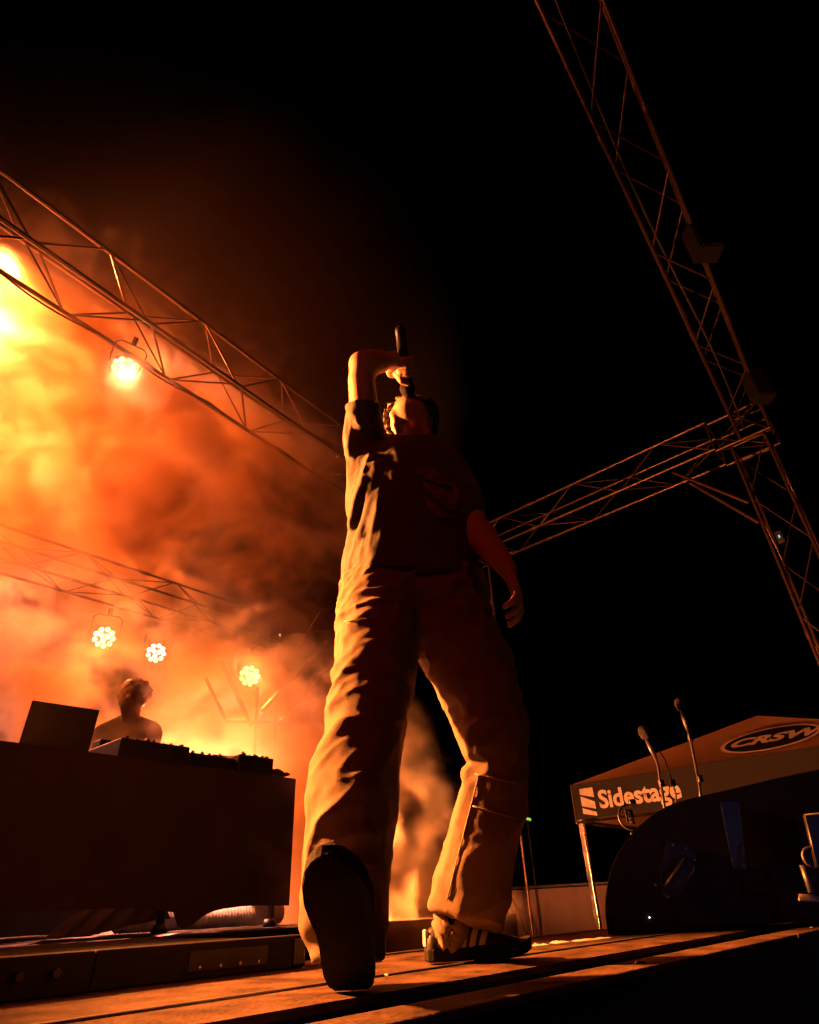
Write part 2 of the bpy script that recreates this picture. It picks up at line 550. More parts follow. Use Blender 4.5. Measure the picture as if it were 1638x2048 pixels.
def make_smoke():
    me = bpy.data.meshes.new('smoke')
    o = bpy.data.objects.new('smoke', me)
    COL.objects.link(o)
    tag(o, 'billowing orange smoke lit by the stage lamps', None, None, 'stuff')
    sm = bpy.data.materials.new('smoke')
    sm.use_nodes = True
    nt = sm.node_tree
    nt.nodes.clear()
    out = nt.nodes.new('ShaderNodeOutputMaterial')
    pv = nt.nodes.new('ShaderNodeVolumePrincipled')
    pv.inputs['Color'].default_value = (.97, .92, .85, 1)
    pv.inputs['Density'].default_value = 2.2
    pv.inputs['Anisotropy'].default_value = .2
    at_ = nt.nodes.new('ShaderNodeAttribute')
    at_.attribute_name = 'density'
    va = nt.nodes.new('ShaderNodeVolumeAbsorption')
    va.inputs['Color'].default_value = (1.0, .70, .0, 1)
    ml = nt.nodes.new('ShaderNodeMath')
    ml.operation = 'MULTIPLY'
    ml.inputs[1].default_value = 1.2
    nt.links.new(at_.outputs['Fac'], ml.inputs[0])
    nt.links.new(ml.outputs[0], va.inputs['Density'])
    ad = nt.nodes.new('ShaderNodeAddShader')
    nt.links.new(pv.outputs[0], ad.inputs[0])
    nt.links.new(va.outputs[0], ad.inputs[1])
    nt.links.new(ad.outputs[0], out.inputs['Volume'])
    g = bpy.data.node_groups.new('smoke_field', 'GeometryNodeTree')
    g.interface.new_socket('Geometry', in_out='OUTPUT', socket_type='NodeSocketGeometry')
    N, L = g.nodes.new, g.links.new

    def vm(op, a, b=None):
        n = N('ShaderNodeVectorMath')
        n.operation = op
        for i, x in enumerate((a, b)):
            if hasattr(x, 'links'):
                L(x, n.inputs[i])
            elif x is not None:
                n.inputs[i].default_value = x
        return n.outputs['Value'] if op == 'LENGTH' else n.outputs[0]

    def mt(op, a, b=None, clamp=False):
        n = N('ShaderNodeMath')
        n.operation = op
        n.use_clamp = clamp
        for i, x in enumerate((a, b)):
            if hasattr(x, 'links'):
                L(x, n.inputs[i])
            elif x is not None:
                n.inputs[i].default_value = x
        return n.outputs[0]

    def noise(v, scale, detail, rough, dist=0.0):
        n = N('ShaderNodeTexNoise')
        L(v, n.inputs['Vector'])
        for k, x in (('Scale', scale), ('Detail', detail), ('Roughness', rough), ('Distortion', dist)):
            n.inputs[k].default_value = x
        return n
    pos = N('GeometryNodeInputPosition').outputs[0]
    wn = noise(pos, .7, 3, .5)
    q = vm('ADD', pos, vm('MULTIPLY', vm('SUBTRACT', wn.outputs['Color'], (.5, .5, .5)), (1.5, 1.5, 1.5)))
    shape = None
    for (px, py, f, rx, rz, amp) in BLOBS:
        d = vm('LENGTH', vm('DIVIDE', vm('SUBTRACT', q, tuple(atf(px, py, f))), (rx, rx, rz)))
        s = mt('MULTIPLY', mt('SUBTRACT', 1.0, d, True), amp)
        shape = s if shape is None else mt('MAXIMUM', shape, s)
    sx_ = N('ShaderNodeSeparateXYZ')
    L(pos, sx_.inputs[0])
    shape = mt('MULTIPLY', shape, mt('DIVIDE', mt('SUBTRACT', 4.5, sx_.outputs[0]), 1.6, True))     # thins out past the stage end
    fb = mt('ADD', mt('MULTIPLY', noise(vm('MULTIPLY', q, (1.0, 1.0, 1.35)), .95, 3, .5, .4).outputs['Fac'], .5), mt('MULTIPLY', noise(vm('MULTIPLY', q, (1.0, 1.0, 1.3)), 2.3, 8, .6, .8).outputs['Fac'], .5))
    den = mt('ADD', mt('MULTIPLY', mt('SUBTRACT', fb, .5), 14.0), mt('SUBTRACT', mt('MULTIPLY', shape, 1.05), .42))
    den = mt('MINIMUM', mt('MAXIMUM', den, 0.0), 3.0)
    den = mt('MULTIPLY', den, mt('MINIMUM', mt('MULTIPLY', shape, 4.0), 1.0))
    hz = mt('SUBTRACT', 1.0, vm('LENGTH', vm('DIVIDE', vm('SUBTRACT', pos, tuple(atf(330, 800, 5.0))), (3.4, 3.4, 3.3))), True)
    den = mt('ADD', den, mt('MULTIPLY', hz, .085))                # thin even haze round the billows
    vc = N('GeometryNodeVolumeCube')
    L(den, vc.inputs['Density'])
    vc.inputs['Min'].default_value = (-3, 1.7, -.5)
    vc.inputs['Max'].default_value = (6.1, 8, 6.2)
    for k, v in (('Resolution X', 300), ('Resolution Y', 208), ('Resolution Z', 220)):
        vc.inputs[k].default_value = v
    st = N('GeometryNodeSetMaterial')
    st.inputs['Material'].default_value = sm
    L(vc.outputs[0], st.inputs[0])
    L(st.outputs[0], N('NodeGroupOutput').inputs[0])
    o.modifiers.new('smoke', 'NODES').node_group = g
    me.materials.append(sm)
    return o


make_smoke()


# ------------------------------------------------------------------ distance-field modelling for bodies and clothes
_NT = RNG.random((32, 32, 32)).astype(np.float32)


def vnoise(p):
    """smooth value noise, about -1..1; p is (n,3)"""
    i = np.floor(p).astype(int)
    t = p - i
    t = t * t * (3 - 2 * t)
    out = 0
    for a in (0, 1):
        for b in (0, 1):
            for c in (0, 1):
                w = (t[:, 0] if a else 1 - t[:, 0]) * (t[:, 1] if b else 1 - t[:, 1]) * (t[:, 2] if c else 1 - t[:, 2])
                out = out + w * _NT[(i[:, 0] + a) % 32, (i[:, 1] + b) % 32, (i[:, 2] + c) % 32]
    return out * 2 - 1


class Field:
    def __init__(self, lo, hi, vs):
        self.lo, self.vs = np.array(lo, float), vs
        self.n = np.ceil((np.array(hi) - self.lo) / vs).astype(int) + 1
        self.d = np.full(self.n, 0.2, np.float32)

    def _win(self, lo, hi):
        a = np.clip(np.floor((lo - self.lo) / self.vs).astype(int), 0, self.n - 1)
        b = np.clip(np.ceil((hi - self.lo) / self.vs).astype(int) + 1, 1, self.n)
        ax = [self.lo[i] + self.vs * np.arange(a[i], b[i], dtype=np.float32) for i in range(3)]
        return tuple(slice(a[i], b[i]) for i in range(3)), np.meshgrid(*ax, indexing='ij')

    def _mix(self, win, d, k, cut=False):
        o = self.d[win]
        if cut:
            hh = np.clip(.5 - .5 * (o + d) / k, 0, 1)
            self.d[win] = o * (1 - hh) - d * hh + k * hh * (1 - hh)
        else:
            hh = np.clip(.5 + .5 * (o - d) / k, 0, 1)
            self.d[win] = o * (1 - hh) + d * hh - k * hh * (1 - hh)

    def chain(self, pts, k=.02, sf=1.0, cut=False, pad=.07):
        """pts: (x,y,z,r); sf squashes the y direction"""
        P = np.array(pts, float)
        r = P[:, 3].max() + pad
        win, (x, y, z) = self._win(P[:, :3].min(0) - r, P[:, :3].max(0) + r)
        best = None
        for i in range(len(P) - 1):
            a, b = P[i].copy(), P[i + 1].copy()
            a[1] /= sf
            b[1] /= sf
            ab = b[:3] - a[:3]
            L2 = ab.dot(ab) + 1e-9
            px, py, pz = x - a[0], y / sf - a[1], z - a[2]
            t = np.clip((px * ab[0] + py * ab[1] + pz * ab[2]) / L2, 0, 1)
            d = np.sqrt((px - t * ab[0]) ** 2 + (py - t * ab[1]) ** 2 + (pz - t * ab[2]) ** 2) - (a[3] + t * (b[3] - a[3]))
            best = d if best is None else np.minimum(best, d)
        self._mix(win, best * min(1, sf), k, cut)

    def ell(self, c, ax, k=.02, R=None, cut=False):
        """ellipsoid with half axes ax, rows of R are its axes"""
        c, ax = np.array(c, float), np.array(ax, float)
        m = ax.max() + .06
        win, (x, y, z) = self._win(c - m, c + m)
        R = np.eye(3) if R is None else np.array(R, float)
        q = [(x - c[0]) * R[i][0] + (y - c[1]) * R[i][1] + (z - c[2]) * R[i][2] for i in range(3)]
        k0 = np.sqrt(sum((q[i] / ax[i]) ** 2 for i in range(3))) + 1e-9
        k1 = np.sqrt(sum((q[i] / ax[i] ** 2) ** 2 for i in range(3))) + 1e-9
        self._mix(win, k0 * (k0 - 1) / k1, k, cut)

    def half(self, c, n, lo=None, hi=None):
        """cut away everything on the side n of the plane through c, within lo..hi"""
        n = np.array(n, float)
        n /= np.linalg.norm(n)
        win, (x, y, z) = self._win(self.lo if lo is None else np.array(lo, float), self.lo + self.n * self.vs if hi is None else np.array(hi, float))
        d = (x - c[0]) * n[0] + (y - c[1]) * n[1] + (z - c[2]) * n[2]
        self.d[win] = np.maximum(self.d[win], d)

    def mesh(self):
        D, n = self.d, self.n
        s = D < 0
        idx = [(a, b, c) for a in (0, 1) for b in (0, 1) for c in (0, 1)]
        cnt = sum(s[a:n[0] - 1 + a, b:n[1] - 1 + b, c:n[2] - 1 + c].astype(np.int8) for a, b, c in idx)
        act = (cnt > 0) & (cnt < 8)
        ci = np.argwhere(act)
        vid = np.full(act.shape, -1, int)
        vid[act] = np.arange(len(ci))
        acc = np.zeros((len(ci), 3))
        num = np.zeros(len(ci))
        val = {t: D[ci[:, 0] + t[0], ci[:, 1] + t[1], ci[:, 2] + t[2]] for t in idx}
        for t in idx:
            for axis in range(3):
                if t[axis] == 0:
                    t2 = tuple(1 if i == axis else t[i] for i in range(3))
                    a, b = val[t], val[t2]
                    m = (a < 0) != (b < 0)
                    w = np.where(m, a / np.where(m, a - b, 1), 0)
                    for i in range(3):
                        acc[:, i] += np.where(m, t[i] + (w if i == axis else 0), 0)
                    num += m
        V = self.lo + self.vs * (ci + acc / num[:, None])
        Q = []
        for axis in range(3):
            o1, o2 = [i for i in range(3) if i != axis]
            sl = [slice(1, n[i] - 1) for i in range(3)]
            sl[axis] = slice(0, n[axis] - 1)
            sh = list(sl)
            sh[axis] = slice(1, n[axis])
            A, B = s[tuple(sl)], s[tuple(sh)]
            e = np.argwhere(A != B) + np.array([1 if i != axis else 0 for i in range(3)])
            fl = s[e[:, 0], e[:, 1], e[:, 2]]
            c = []
            for (p, q) in ((0, 0), (-1, 0), (-1, -1), (0, -1)):
                g = e.copy()
                g[:, o1] += p
                g[:, o2] += q
                c.append(vid[g[:, 0], g[:, 1], g[:, 2]])
            c = np.stack(c, 1)
            if axis == 1:
                fl = ~fl
            Q.append(np.where(fl[:, None], c, c[:, ::-1]))
        return V, np.concatenate(Q)


def vnormals(V, Q):
    nn = np.cross(V[Q[:, 2]] - V[Q[:, 0]], V[Q[:, 3]] - V[Q[:, 1]])
    N = np.zeros_like(V)
    for k in range(4):
        np.add.at(N, Q[:, k], nn)
    return N / (np.linalg.norm(N, axis=1)[:, None] + 1e-12)


def relax(V, Q, it=2, lam=.5):
    E_ = np.concatenate([Q[:, [0, 1]], Q[:, [1, 2]], Q[:, [2, 3]], Q[:, [3, 0]]])
    for _ in range(it):
        A = np.zeros_like(V)
        c = np.zeros(len(V))
        np.add.at(A, E_[:, 0], V[E_[:, 1]])
        np.add.at(A, E_[:, 1], V[E_[:, 0]])
        np.add.at(c, E_[:, 0], 1)
        np.add.at(c, E_[:, 1], 1)
        V = V + lam * (A / c[:, None] - V)
    return V


def mesh_obj(name, V, Q, m, parent):
    me = bpy.data.meshes.new(name)
    me.from_pydata(V.tolist(), [], Q.tolist())
    me.polygons.foreach_set('use_smooth', [True] * len(me.polygons))
    me.materials.append(m)
    o = bpy.data.objects.new(name, me)
    COL.objects.link(o)
    o.parent = parent
    return o


def ridge(p, d, wl, st, seed=0.0):
    """fold pattern: creases long in direction d, wavelength wl across it, stretched st times along it"""
    d = np.array(d, float)
    d /= np.linalg.norm(d)
    along = p @ d
    perp = p - along[:, None] * d
    q = perp / wl + np.outer(along / (wl * st), d) + seed
    a = vnoise(q)
    return (1 - np.abs(a)) ** 2 - .45


# ------------------------------------------------------------------ the performer
PF0 = 1.6
PER = empty('person', FV * PF0, YAW - math.pi / 2,
            'performer in dark T-shirt and baggy trousers, leaning back with a microphone raised to the mouth', 'person')


def lp(px, py, f):
    P = atf(px, py, f)
    return np.array([P.dot(RV), P.dot(FV) - PF0, P[2]])


def ppm(px, py, f):
    d = ray(px, py)
    return FPX / (f / d.dot(FV))


def lr(px, py, f, hw):
    return (*lp(px, py, f), hw / ppm(px, py, f))


# --- body: one continuous skin
head_n = np.array([-.04, -.75, .66])
head_n /= np.linalg.norm(head_n)
head_e = np.array([.05, .66, .75])
head_e -= head_n * head_e.dot(head_n)
head_e /= np.linalg.norm(head_e)
head_s = np.cross(head_n, head_e)
CHIN = lp(818, 817, 1.655)
HC = CHIN - .058 * head_n + .098 * head_e           # middle of the skull


def hp(s, n, e):
    return HC + s * head_s + n * head_n + e * head_e


HR = np.array([head_s, head_n, head_e])
MOUTH = hp(0, .088, -.062)
# microphone axis: from the lips up past the fist
best = None
for ff in np.linspace(1.35, 1.9, 120):
    Ept = lp(796, 626, ff)
    L = np.linalg.norm(Ept - MOUTH)
    if best is None or abs(L - .235) < best[0]:
        best = (abs(L - .235), Ept)
MEND = best[1]
MA = (MEND - MOUTH) / np.linalg.norm(MEND - MOUTH)
MB0 = MOUTH + MA * .030                              # middle of the microphone ball
GRIP = MB0 + MA * .085

body = Field((-.36, -.36, .68), (.40, .32, 1.98), .0037)
# torso and hips
body.chain([(*lp(828, 1000, 1.71), .115), (*lp(826, 960, 1.73), .105)], .05, .7)
body.chain([(*lp(826, 1180, 1.67), .115), (*lp(828, 1000, 1.70), .11)], .05, .75)
# neck and head
body.chain([(*lp(832, 905, 1.74), .062), (*(HC - .03 * head_n - .05 * head_e), .052)], .03)
body.ell(HC + .012 * head_e, (.073, .09, .098), .02, HR)
body.ell(hp(0, .035, -.05), (.058, .062, .068), .03, HR)       # jaw
body.ell(hp(0, .062, -.098), (.026, .024, .02), .02, HR)      # chin
body.chain([(*hp(-.05, -.005, -.045), .02), (*hp(-.026, .04, -.085), .02), (*hp(.026, .04, -.085), .02), (*hp(.05, -.005, -.045), .02)], .035)
body.chain([(*hp(0, .03, -.06), .046), (*lp(826, 850, 1.715), .054), (*lp(833, 885, 1.735), .06)], .045)
body.chain([(*hp(0, .088, .012), .008), (*hp(0, .108, -.026), .013)], .014)   # nose
for q in (-1, 1):
    body.ell(hp(q * .012, .1, -.028), (.009, .009, .009), .008, HR)
    body.ell(hp(q * .032, .088, .012), (.017, .012, .011), .006, HR, True)    # eye sockets
    body.ell(hp(q * .032, .077, .012), (.013, .012, .012), .004, HR)          # eyes
    body.ell(hp(q * .034, .086, .03), (.022, .008, .007), .01, HR)            # brows
    body.ell(hp(q * .078, .0, -.005), (.012, .018, .03), .01, HR)             # ears
body.ell(hp(0, .09, -.056), (.022, .009, .006), .006, HR)                     # lips
body.ell(hp(0, .087, -.069), (.02, .009, .006), .006, HR)
for (e_, n_, w_) in ((-.083, .079, .024), (-.094, .07, .02)):                  # creases under the lip
    body.chain([(*hp(-w_, n_ - .012, e_ + .008), .005), (*hp(0, n_, e_), .006), (*hp(w_, n_ - .012, e_ + .008), .005)], .006, pad=.03)
for q in (-1, 1):                                                             # cheek folds beside the mouth
    body.chain([(*hp(q * .034, .083, -.03), .007), (*hp(q * .042, .066, -.062), .007), (*hp(q * .04, .045, -.088), .006)], .008, pad=.03)
    body.chain([(*hp(q * .06, .045, -.02), .014), (*hp(q * .05, .06, .005), .014)], .02)
# tendons of the stretched neck
body.chain([(*lp(800, 868, 1.69), .012), (*lp(786, 830, 1.675), .013)], .02)
body.chain([(*lp(858, 880, 1.69), .012), (*lp(846, 838, 1.68), .013)], .02)
body.ell(lp(828, 856, 1.668), (.012, .014, .016), .03)
# raised arm (left in the picture)
SH1, EL1 = lp(735, 885, 1.70), lp(722, 728, 1.505)
body.chain([(*SH1, .053), (*lp(728, 815, 1.585), .05), (*lp(723, 760, 1.535), .046), (*EL1, .037)], .035)
WR = GRIP + (lp(790, 736, 1.57) - lp(816, 752, 1.6)) * .9
body.chain([(*(EL1 + np.array([.012, 0, .004])), .036), (*(EL1 * .7 + WR * .3), .047), (*(EL1 * .45 + WR * .55), .042), (*(EL1 * .2 + WR * .8), .030), (*WR, .025)], .03)
body.ell(EL1 + np.array([-.014, .01, .012]), (.022, .024, .024), .025)
# hanging arm
SH2 = lp(908, 962, 1.70)
body.chain([(*lp(850, 940, 1.735), .06), (*SH2, .06)], .04)
body.chain([(*lp(790, 932, 1.735), .05), (*SH1, .05)], .04)
EL2, WR2 = lp(966, 1078, 1.62), lp(1016, 1140, 1.50)
body.chain([(*SH2, .058), (*lp(936, 1028, 1.66), .047), (*EL2, .039)], .03)
body.chain([(*EL2, .042), (*(EL2 * .6 + WR2 * .4), .04), (*WR2, .026)], .03)
body.chain([lr(790, 1200, 1.66, 62), lr(880, 1200, 1.68, 62)], .04)


def hand(palm_c, along, back, side, fingers, thumb, rp=.013):
    """palm as a flat cluster of four rays; fingers and thumb as given chains"""
    for i in range(4):
        o = (i - 1.5) * .0185 * side
        body.chain([(*(palm_c - along * .04 + o * .7), .015), (*(palm_c + along * .038 + o), rp)], .012, pad=.04)
    for ch in fingers:
        body.chain(ch, .005, pad=.03)
    body.chain(thumb, .008, pad=.03)


def unit(v):
    return v / np.linalg.norm(v)


# fist round the microphone: fingers circle its axis
t1 = unit(np.cross(MA, np.array([0, 1.0, 0])))       # sideways, square to the axis
if t1[0] > 0:
    t1 = -t1                                          # towards the arm (left)
t2 = unit(np.cross(MA, t1))
if t2[1] > 0:
    t2 = -t2                                          # towards the camera
fing = []
for i in range(4):
    base = GRIP + MA * ((i - 1.5) * .0195)
    rad = .0255
    pts = []
    for k, (ang, rr) in enumerate(((150, 1.25), (95, 1.2), (40, 1.12), (-20, 1.1), (-70, 1.05))):
        a_ = math.radians(ang)
        c = base + (t1 * math.cos(a_) + t2 * math.sin(a_)) * rad * rr
        pts.append((*c, .0098 - .0006 * k))
    fing.append(pts)
pc = GRIP + t1 * .030 - t2 * .026
body.chain([(*WR, .026), (*(pc + t1 * .012), .024)], .02, pad=.04)
th = [(*(pc - MA * .03 - t2 * .004), .014), (*(GRIP - MA * .048 - t2 * .026 + t1 * .004), .0115), (*(GRIP - MA * .056 - t2 * .022 - t1 * .022), .0095)]
th = [(*(pc - MA * .02 + t2 * .02), .014), (*(GRIP - MA * .045 + t2 * .024 + t1 * .02), .0115), (*(GRIP - MA * .058 + t2 * .026 - t1 * .004), .0095)]
for i in range(4):
    o = MA * ((i - 1.5) * .0185)
    body.chain([(*(pc + o * .7 + t1 * .02), .015), (*(pc + o - t1 * .012), .0135)], .012, pad=.04)
for ch in fing:
    body.chain(ch, .004, pad=.03)
body.chain(th, .008, pad=.03)
# relaxed hanging hand
al = unit(lp(1040, 1205, 1.46) - WR2)
bk = unit(np.cross(al, np.array([.2, 1, 0])))
sd = unit(np.cross(al, bk))
p2 = WR2 + al * .05
fing2 = []
for i in range(4):
    o = sd * ((i - 1.5) * .02)
    b0 = p2 + al * .042 + o
    Lf = (.07, .078, .074, .058)[i]
    c1 = b0 + al * Lf * .5 - bk * .004
    c2 = c1 + al * Lf * .3 - bk * .016
    c3 = c2 + al * Lf * .15 - bk * .022
    fing2.append([(*b0, .0105), (*c1, .0095), (*c2, .0088), (*c3, .008)])
hand(p2, al, bk, sd, fing2, [(*(p2 - al * .025 - sd * .03), .014), (*(p2 + al * .012 - sd * .052), .0115), (*(p2 + al * .042 - sd * .056 - bk * .012), .0095)])
BV, BQ = body.mesh()
BV = relax(BV, BQ, 1, .4)
del body
body_o = mesh_obj('body', BV, BQ, M['skin'], PER)

# --- hair: short curls at the sides and the back of the head
hf = Field(HC - .17, HC + .17, .0034)
hr = np.random.default_rng(3)
for k in range(900):
    v = hr.normal(size=3)
    v /= np.linalg.norm(v)
    s, n, e = v
    side = abs(s) > .66 and n < .62
    if n > .22 and e < .55 and not side:
        continue
    if e < (-.40 if abs(s) > .6 else -.3):
        continue
    c = hp(s * .089, n * .092, .008 + e * .106)
    rr = hr.uniform(.005, .0095)
    a0 = hr.uniform(0, 6.28)
    ax1 = unit(np.cross(v, hr.normal(size=3)))
    ax2 = np.cross(v, ax1)
    vv = s * head_s + n * head_n + e * head_e
    pts_ = [(*(c + .011 * (math.cos(a0 + t) * ax1 + math.sin(a0 + t) * ax2) + vv * .004 * t), rr * (1 - .1 * t)) for t in (0, 1.3, 2.6, 3.9)]
    hf.chain(pts_, .0025, pad=.015)
hf.ell(hp(0, -.016, .02), (.086, .084, .098), .006, HR)
HV, HQ = hf.mesh()
mesh_obj('hair', HV, HQ, M['hair'], PER)

# --- trousers
tr = Field((-.36, -.5, .0), (.36, .32, 1.06), .0056)
tr.chain([lr(772, 1170, 1.66, 86), lr(755, 1250, 1.60, 84), lr(750, 1335, 1.545, 82), lr(737, 1410, 1.49, 79), lr(722, 1480, 1.45, 78), lr(708, 1560, 1.415, 90),
          lr(702, 1620, 1.39, 96), lr(695, 1700, 1.36, 91), lr(693, 1780, 1.335, 88), lr(693, 1840, 1.32, 86), lr(696, 1900, 1.31, 76)], .05)
tr.chain([lr(875, 1180, 1.68, 88), lr(905, 1260, 1.665, 86), lr(942, 1330, 1.65, 85), lr(968, 1400, 1.635, 74), lr(985, 1472, 1.625, 71), lr(1000, 1520, 1.63, 62),
          lr(992, 1580, 1.645, 67), lr(975, 1640, 1.66, 70), lr(962, 1700, 1.675, 73), lr(946, 1760, 1.69, 74), lr(930, 1845, 1.705, 75)], .05)
tr.chain([lr(790, 1165, 1.665, 95), lr(870, 1165, 1.665, 95)], .05, .8)
# big folds standing out on the front leg, each along a line of the cloth
for (pts, rr) in (([(622, 1735, 1.355), (668, 1650, 1.305), (728, 1585, 1.315)], .017), ([(640, 1705, 1.325), (690, 1672, 1.285), (752, 1672, 1.29)], .013),
                  ([(628, 1815, 1.31), (662, 1762, 1.262), (712, 1738, 1.252), (752, 1756, 1.27)], .016), ([(640, 1530, 1.385), (690, 1465, 1.375), (742, 1452, 1.385)], .014),
                  ([(672, 1420, 1.42), (735, 1395, 1.415)], .010), ([(690, 1372, 1.455), (748, 1350, 1.45)], .010), ([(700, 1330, 1.48), (752, 1316, 1.475)], .009),
                  ([(905, 1420, 1.60), (960, 1490, 1.565), (1030, 1500, 1.57)], .014), ([(930, 1545, 1.61), (985, 1580, 1.585), (1045, 1575, 1.60)], .010)):
    tr.chain([(*lp(*p), rr * (.55 if i in (0, len(pts) - 1) else 1)) for i, p in enumerate(pts)], .03, pad=.04)
# open hems
tr.half(lp(698, 1915, 1.32), (0, .1, -1), (-.36, -.5, 0), (-.02, .32, .3))
tr.half(lp(930, 1840, 1.70), (-.26, -.1, -1), (-.02, -.5, 0), (.36, .32, .3))
tr.half(lp(828, 1158, 1.665), (0, 0, 1))
TV, TQ = tr.mesh()
del tr
TV = relax(TV, TQ, 2, .5)
TN = vnormals(TV, TQ)
front = (TV[:, 0] < .02) | ((TV[:, 2] > .62) & (TV[:, 0] < .03))
zz = TV[:, 2]
w_up = np.clip((zz - .66) / .12, 0, 1)
w_lo = np.clip((.62 - zz) / .15, 0, 1)
w_mid = np.clip(1 - np.abs(zz - .58) / .2, 0, 1)
disp = w_up * (.0115 * ridge(TV, (1, -.2, .25), .042, 3.5, 3.1) + .004 * ridge(TV, (1, .2, .1), .02, 4, 7.7))
disp += w_mid * (.014 * ridge(TV, (1, 0, .28), .06, 3.0, 11.3) + .004 * ridge(TV, (1, .3, .1), .026, 3.5, 1.3))
disp += w_lo * (.015 * ridge(TV, (.8, -.2, .75), .115, 2.6, 5.2) + .005 * ridge(TV, (.9, 0, .5), .045, 3.0, 9.4))
disp += .0016 * vnoise(TV * 55)
TV = TV + TN * disp[:, None]
TV = relax(TV, TQ, 1, .35)
tro = mesh_obj('trousers', TV, TQ, M['trousers'], PER)


def surf_f(px, py, V=TV):
    """front-most cloth point of V seen at a pixel, as forward distance"""
    O = np.array([0, -PF0, CAMH])
    d = ray(px, py)
    d = np.array([d.dot(RV), d.dot(FV), d[2]])
    d /= np.linalg.norm(d)
    w = V - O
    t = w @ d
    dist = np.linalg.norm(w - np.outer(t, d), axis=1)
    m = dist < .006
    if not m.any():
        m = dist <= dist.min() + .003
    return t[m].min() * d[1]


def seam(px_list, r, name, m, parent, V=TV, lift=.0):
    pts = []
    for (x, y) in px_list:
        f = surf_f(x, y, V)
        pts.append(lp(x, y, f - lift))
    return MB().tube(pts, r, 6).build(name, m, parent, True)


# outer seam of the front leg, a pocket edge, knee seams
seam([(690 + i * 9, 1243 - i * 1.2) for i in range(8)], .0018, 'pocket_seam', M['stitch'], tro)
seam([(945 + i * 9, 1612 + i * 2.6) for i in range(11)], .0018, 'knee_seam', M['stitch'], tro)
seam([(950 + i * 9, 1548 + i * 2.0) for i in range(10)], .0018, 'knee_seam', M['stitch'], tro)
seam([(958 - i * 6.4, 1548 + i * 25) for i in range(11)], .0018, 'inner_seam', M['stitch'], tro)

# --- T-shirt
sh = Field((-.42, -.30, .78), (.42, .42, 1.78), .0056)
sh.chain([lr(826, 1185, 1.665, 118), lr(826, 1130, 1.67, 112), lr(826, 1080, 1.68, 114), lr(824, 1010, 1.70, 112), lr(822, 965, 1.715, 104), lr(828, 945, 1.73, 88)], .05, .78)
sh.chain([lr(725, 1195, 1.65, 36), lr(726, 1150, 1.655, 35), lr(727, 1115, 1.66, 34), lr(735, 1060, 1.67, 34), lr(732, 980, 1.685, 36), lr(726, 900, 1.70, 38)], .05)
sh.chain([lr(920, 1190, 1.67, 34), lr(914, 1130, 1.67, 34), lr(905, 1060, 1.68, 32), lr(900, 1000, 1.69, 34)], .05)
sh.chain([(*lp(800, 922, 1.745), .056), (*lp(738, 896, 1.725), .064), (*lp(726, 838, 1.615), .062), (*lp(724, 812, 1.585), .060)], .05)
sh.chain([(*lp(860, 925, 1.745), .066), (*lp(903, 958, 1.705), .070), (*lp(922, 996, 1.685), .064), (*lp(934, 1028, 1.665), .059)], .05)
sh.chain([lr(778, 1205, 1.635, 85), lr(778, 1150, 1.65, 80), lr(785, 1085, 1.68, 64)], .05)
sh.chain([lr(866, 1205, 1.645, 86), lr(862, 1150, 1.66, 78), lr(850, 1085, 1.685, 60)], .05)
# long pull folds on the lit side
for (pts, rr) in (([(703, 1050, 1.60), (720, 990, 1.60), (738, 925, 1.615)], .016), ([(722, 1075, 1.575), (742, 1000, 1.575), (752, 935, 1.60)], .012),
                  ([(748, 1090, 1.56), (756, 1030, 1.56), (768, 985, 1.575)], .011), ([(765, 1100, 1.555), (770, 1040, 1.555), (782, 1000, 1.57)], .010),
                  ([(700, 905, 1.63), (698, 860, 1.625), (706, 815, 1.62)], .012)):
    sh.chain([(*lp(*p), rr * (.5 if i in (0, len(pts) - 1) else 1)) for i, p in enumerate(pts)], .03, pad=.04)
# neckline, sleeve ends and hem are open
sh.chain([(*lp(838, 892, 1.735), .066), (*(HC - .04 * head_n - .07 * head_e), .075)], .012, cut=True)
ua = unit(EL1 - lp(728, 815, 1.585))
sh.half(lp(724, 808, 1.585), ua)
sh.half(lp(828, 1180, 1.665), (-.05, 0, -1))
SV, SQ = sh.mesh()
del sh
# sleeve end of the hanging arm is closed by a turned hem
SV = relax(SV, SQ, 2, .5)
SN = vnormals(SV, SQ)
lft = np.clip((-.02 - SV[:, 0]) / .1, 0, 1)
disp = lft * (.011 * ridge(SV, (.12, .1, 1), .055, 5, 2.2) + .004 * ridge(SV, (.2, 0, 1), .025, 5, 8.1))
disp += (1 - lft) * (.008 * ridge(SV, (.5, 0, -.6), .08, 3, 6.3) + .003 * ridge(SV, (.6, 0, -.3), .035, 3, 4.4))
disp += np.clip((.99 - SV[:, 2]) / .1, 0, 1) * .006 * ridge(SV, (1, 0, .2), .035, 3, 1.9)
disp += .0014 * vnoise(SV * 60)
SV = SV + SN * disp[:, None]
SV = relax(SV, SQ, 1, .35)
shirt = mesh_obj('t_shirt', SV, SQ, M['shirt'], PER)


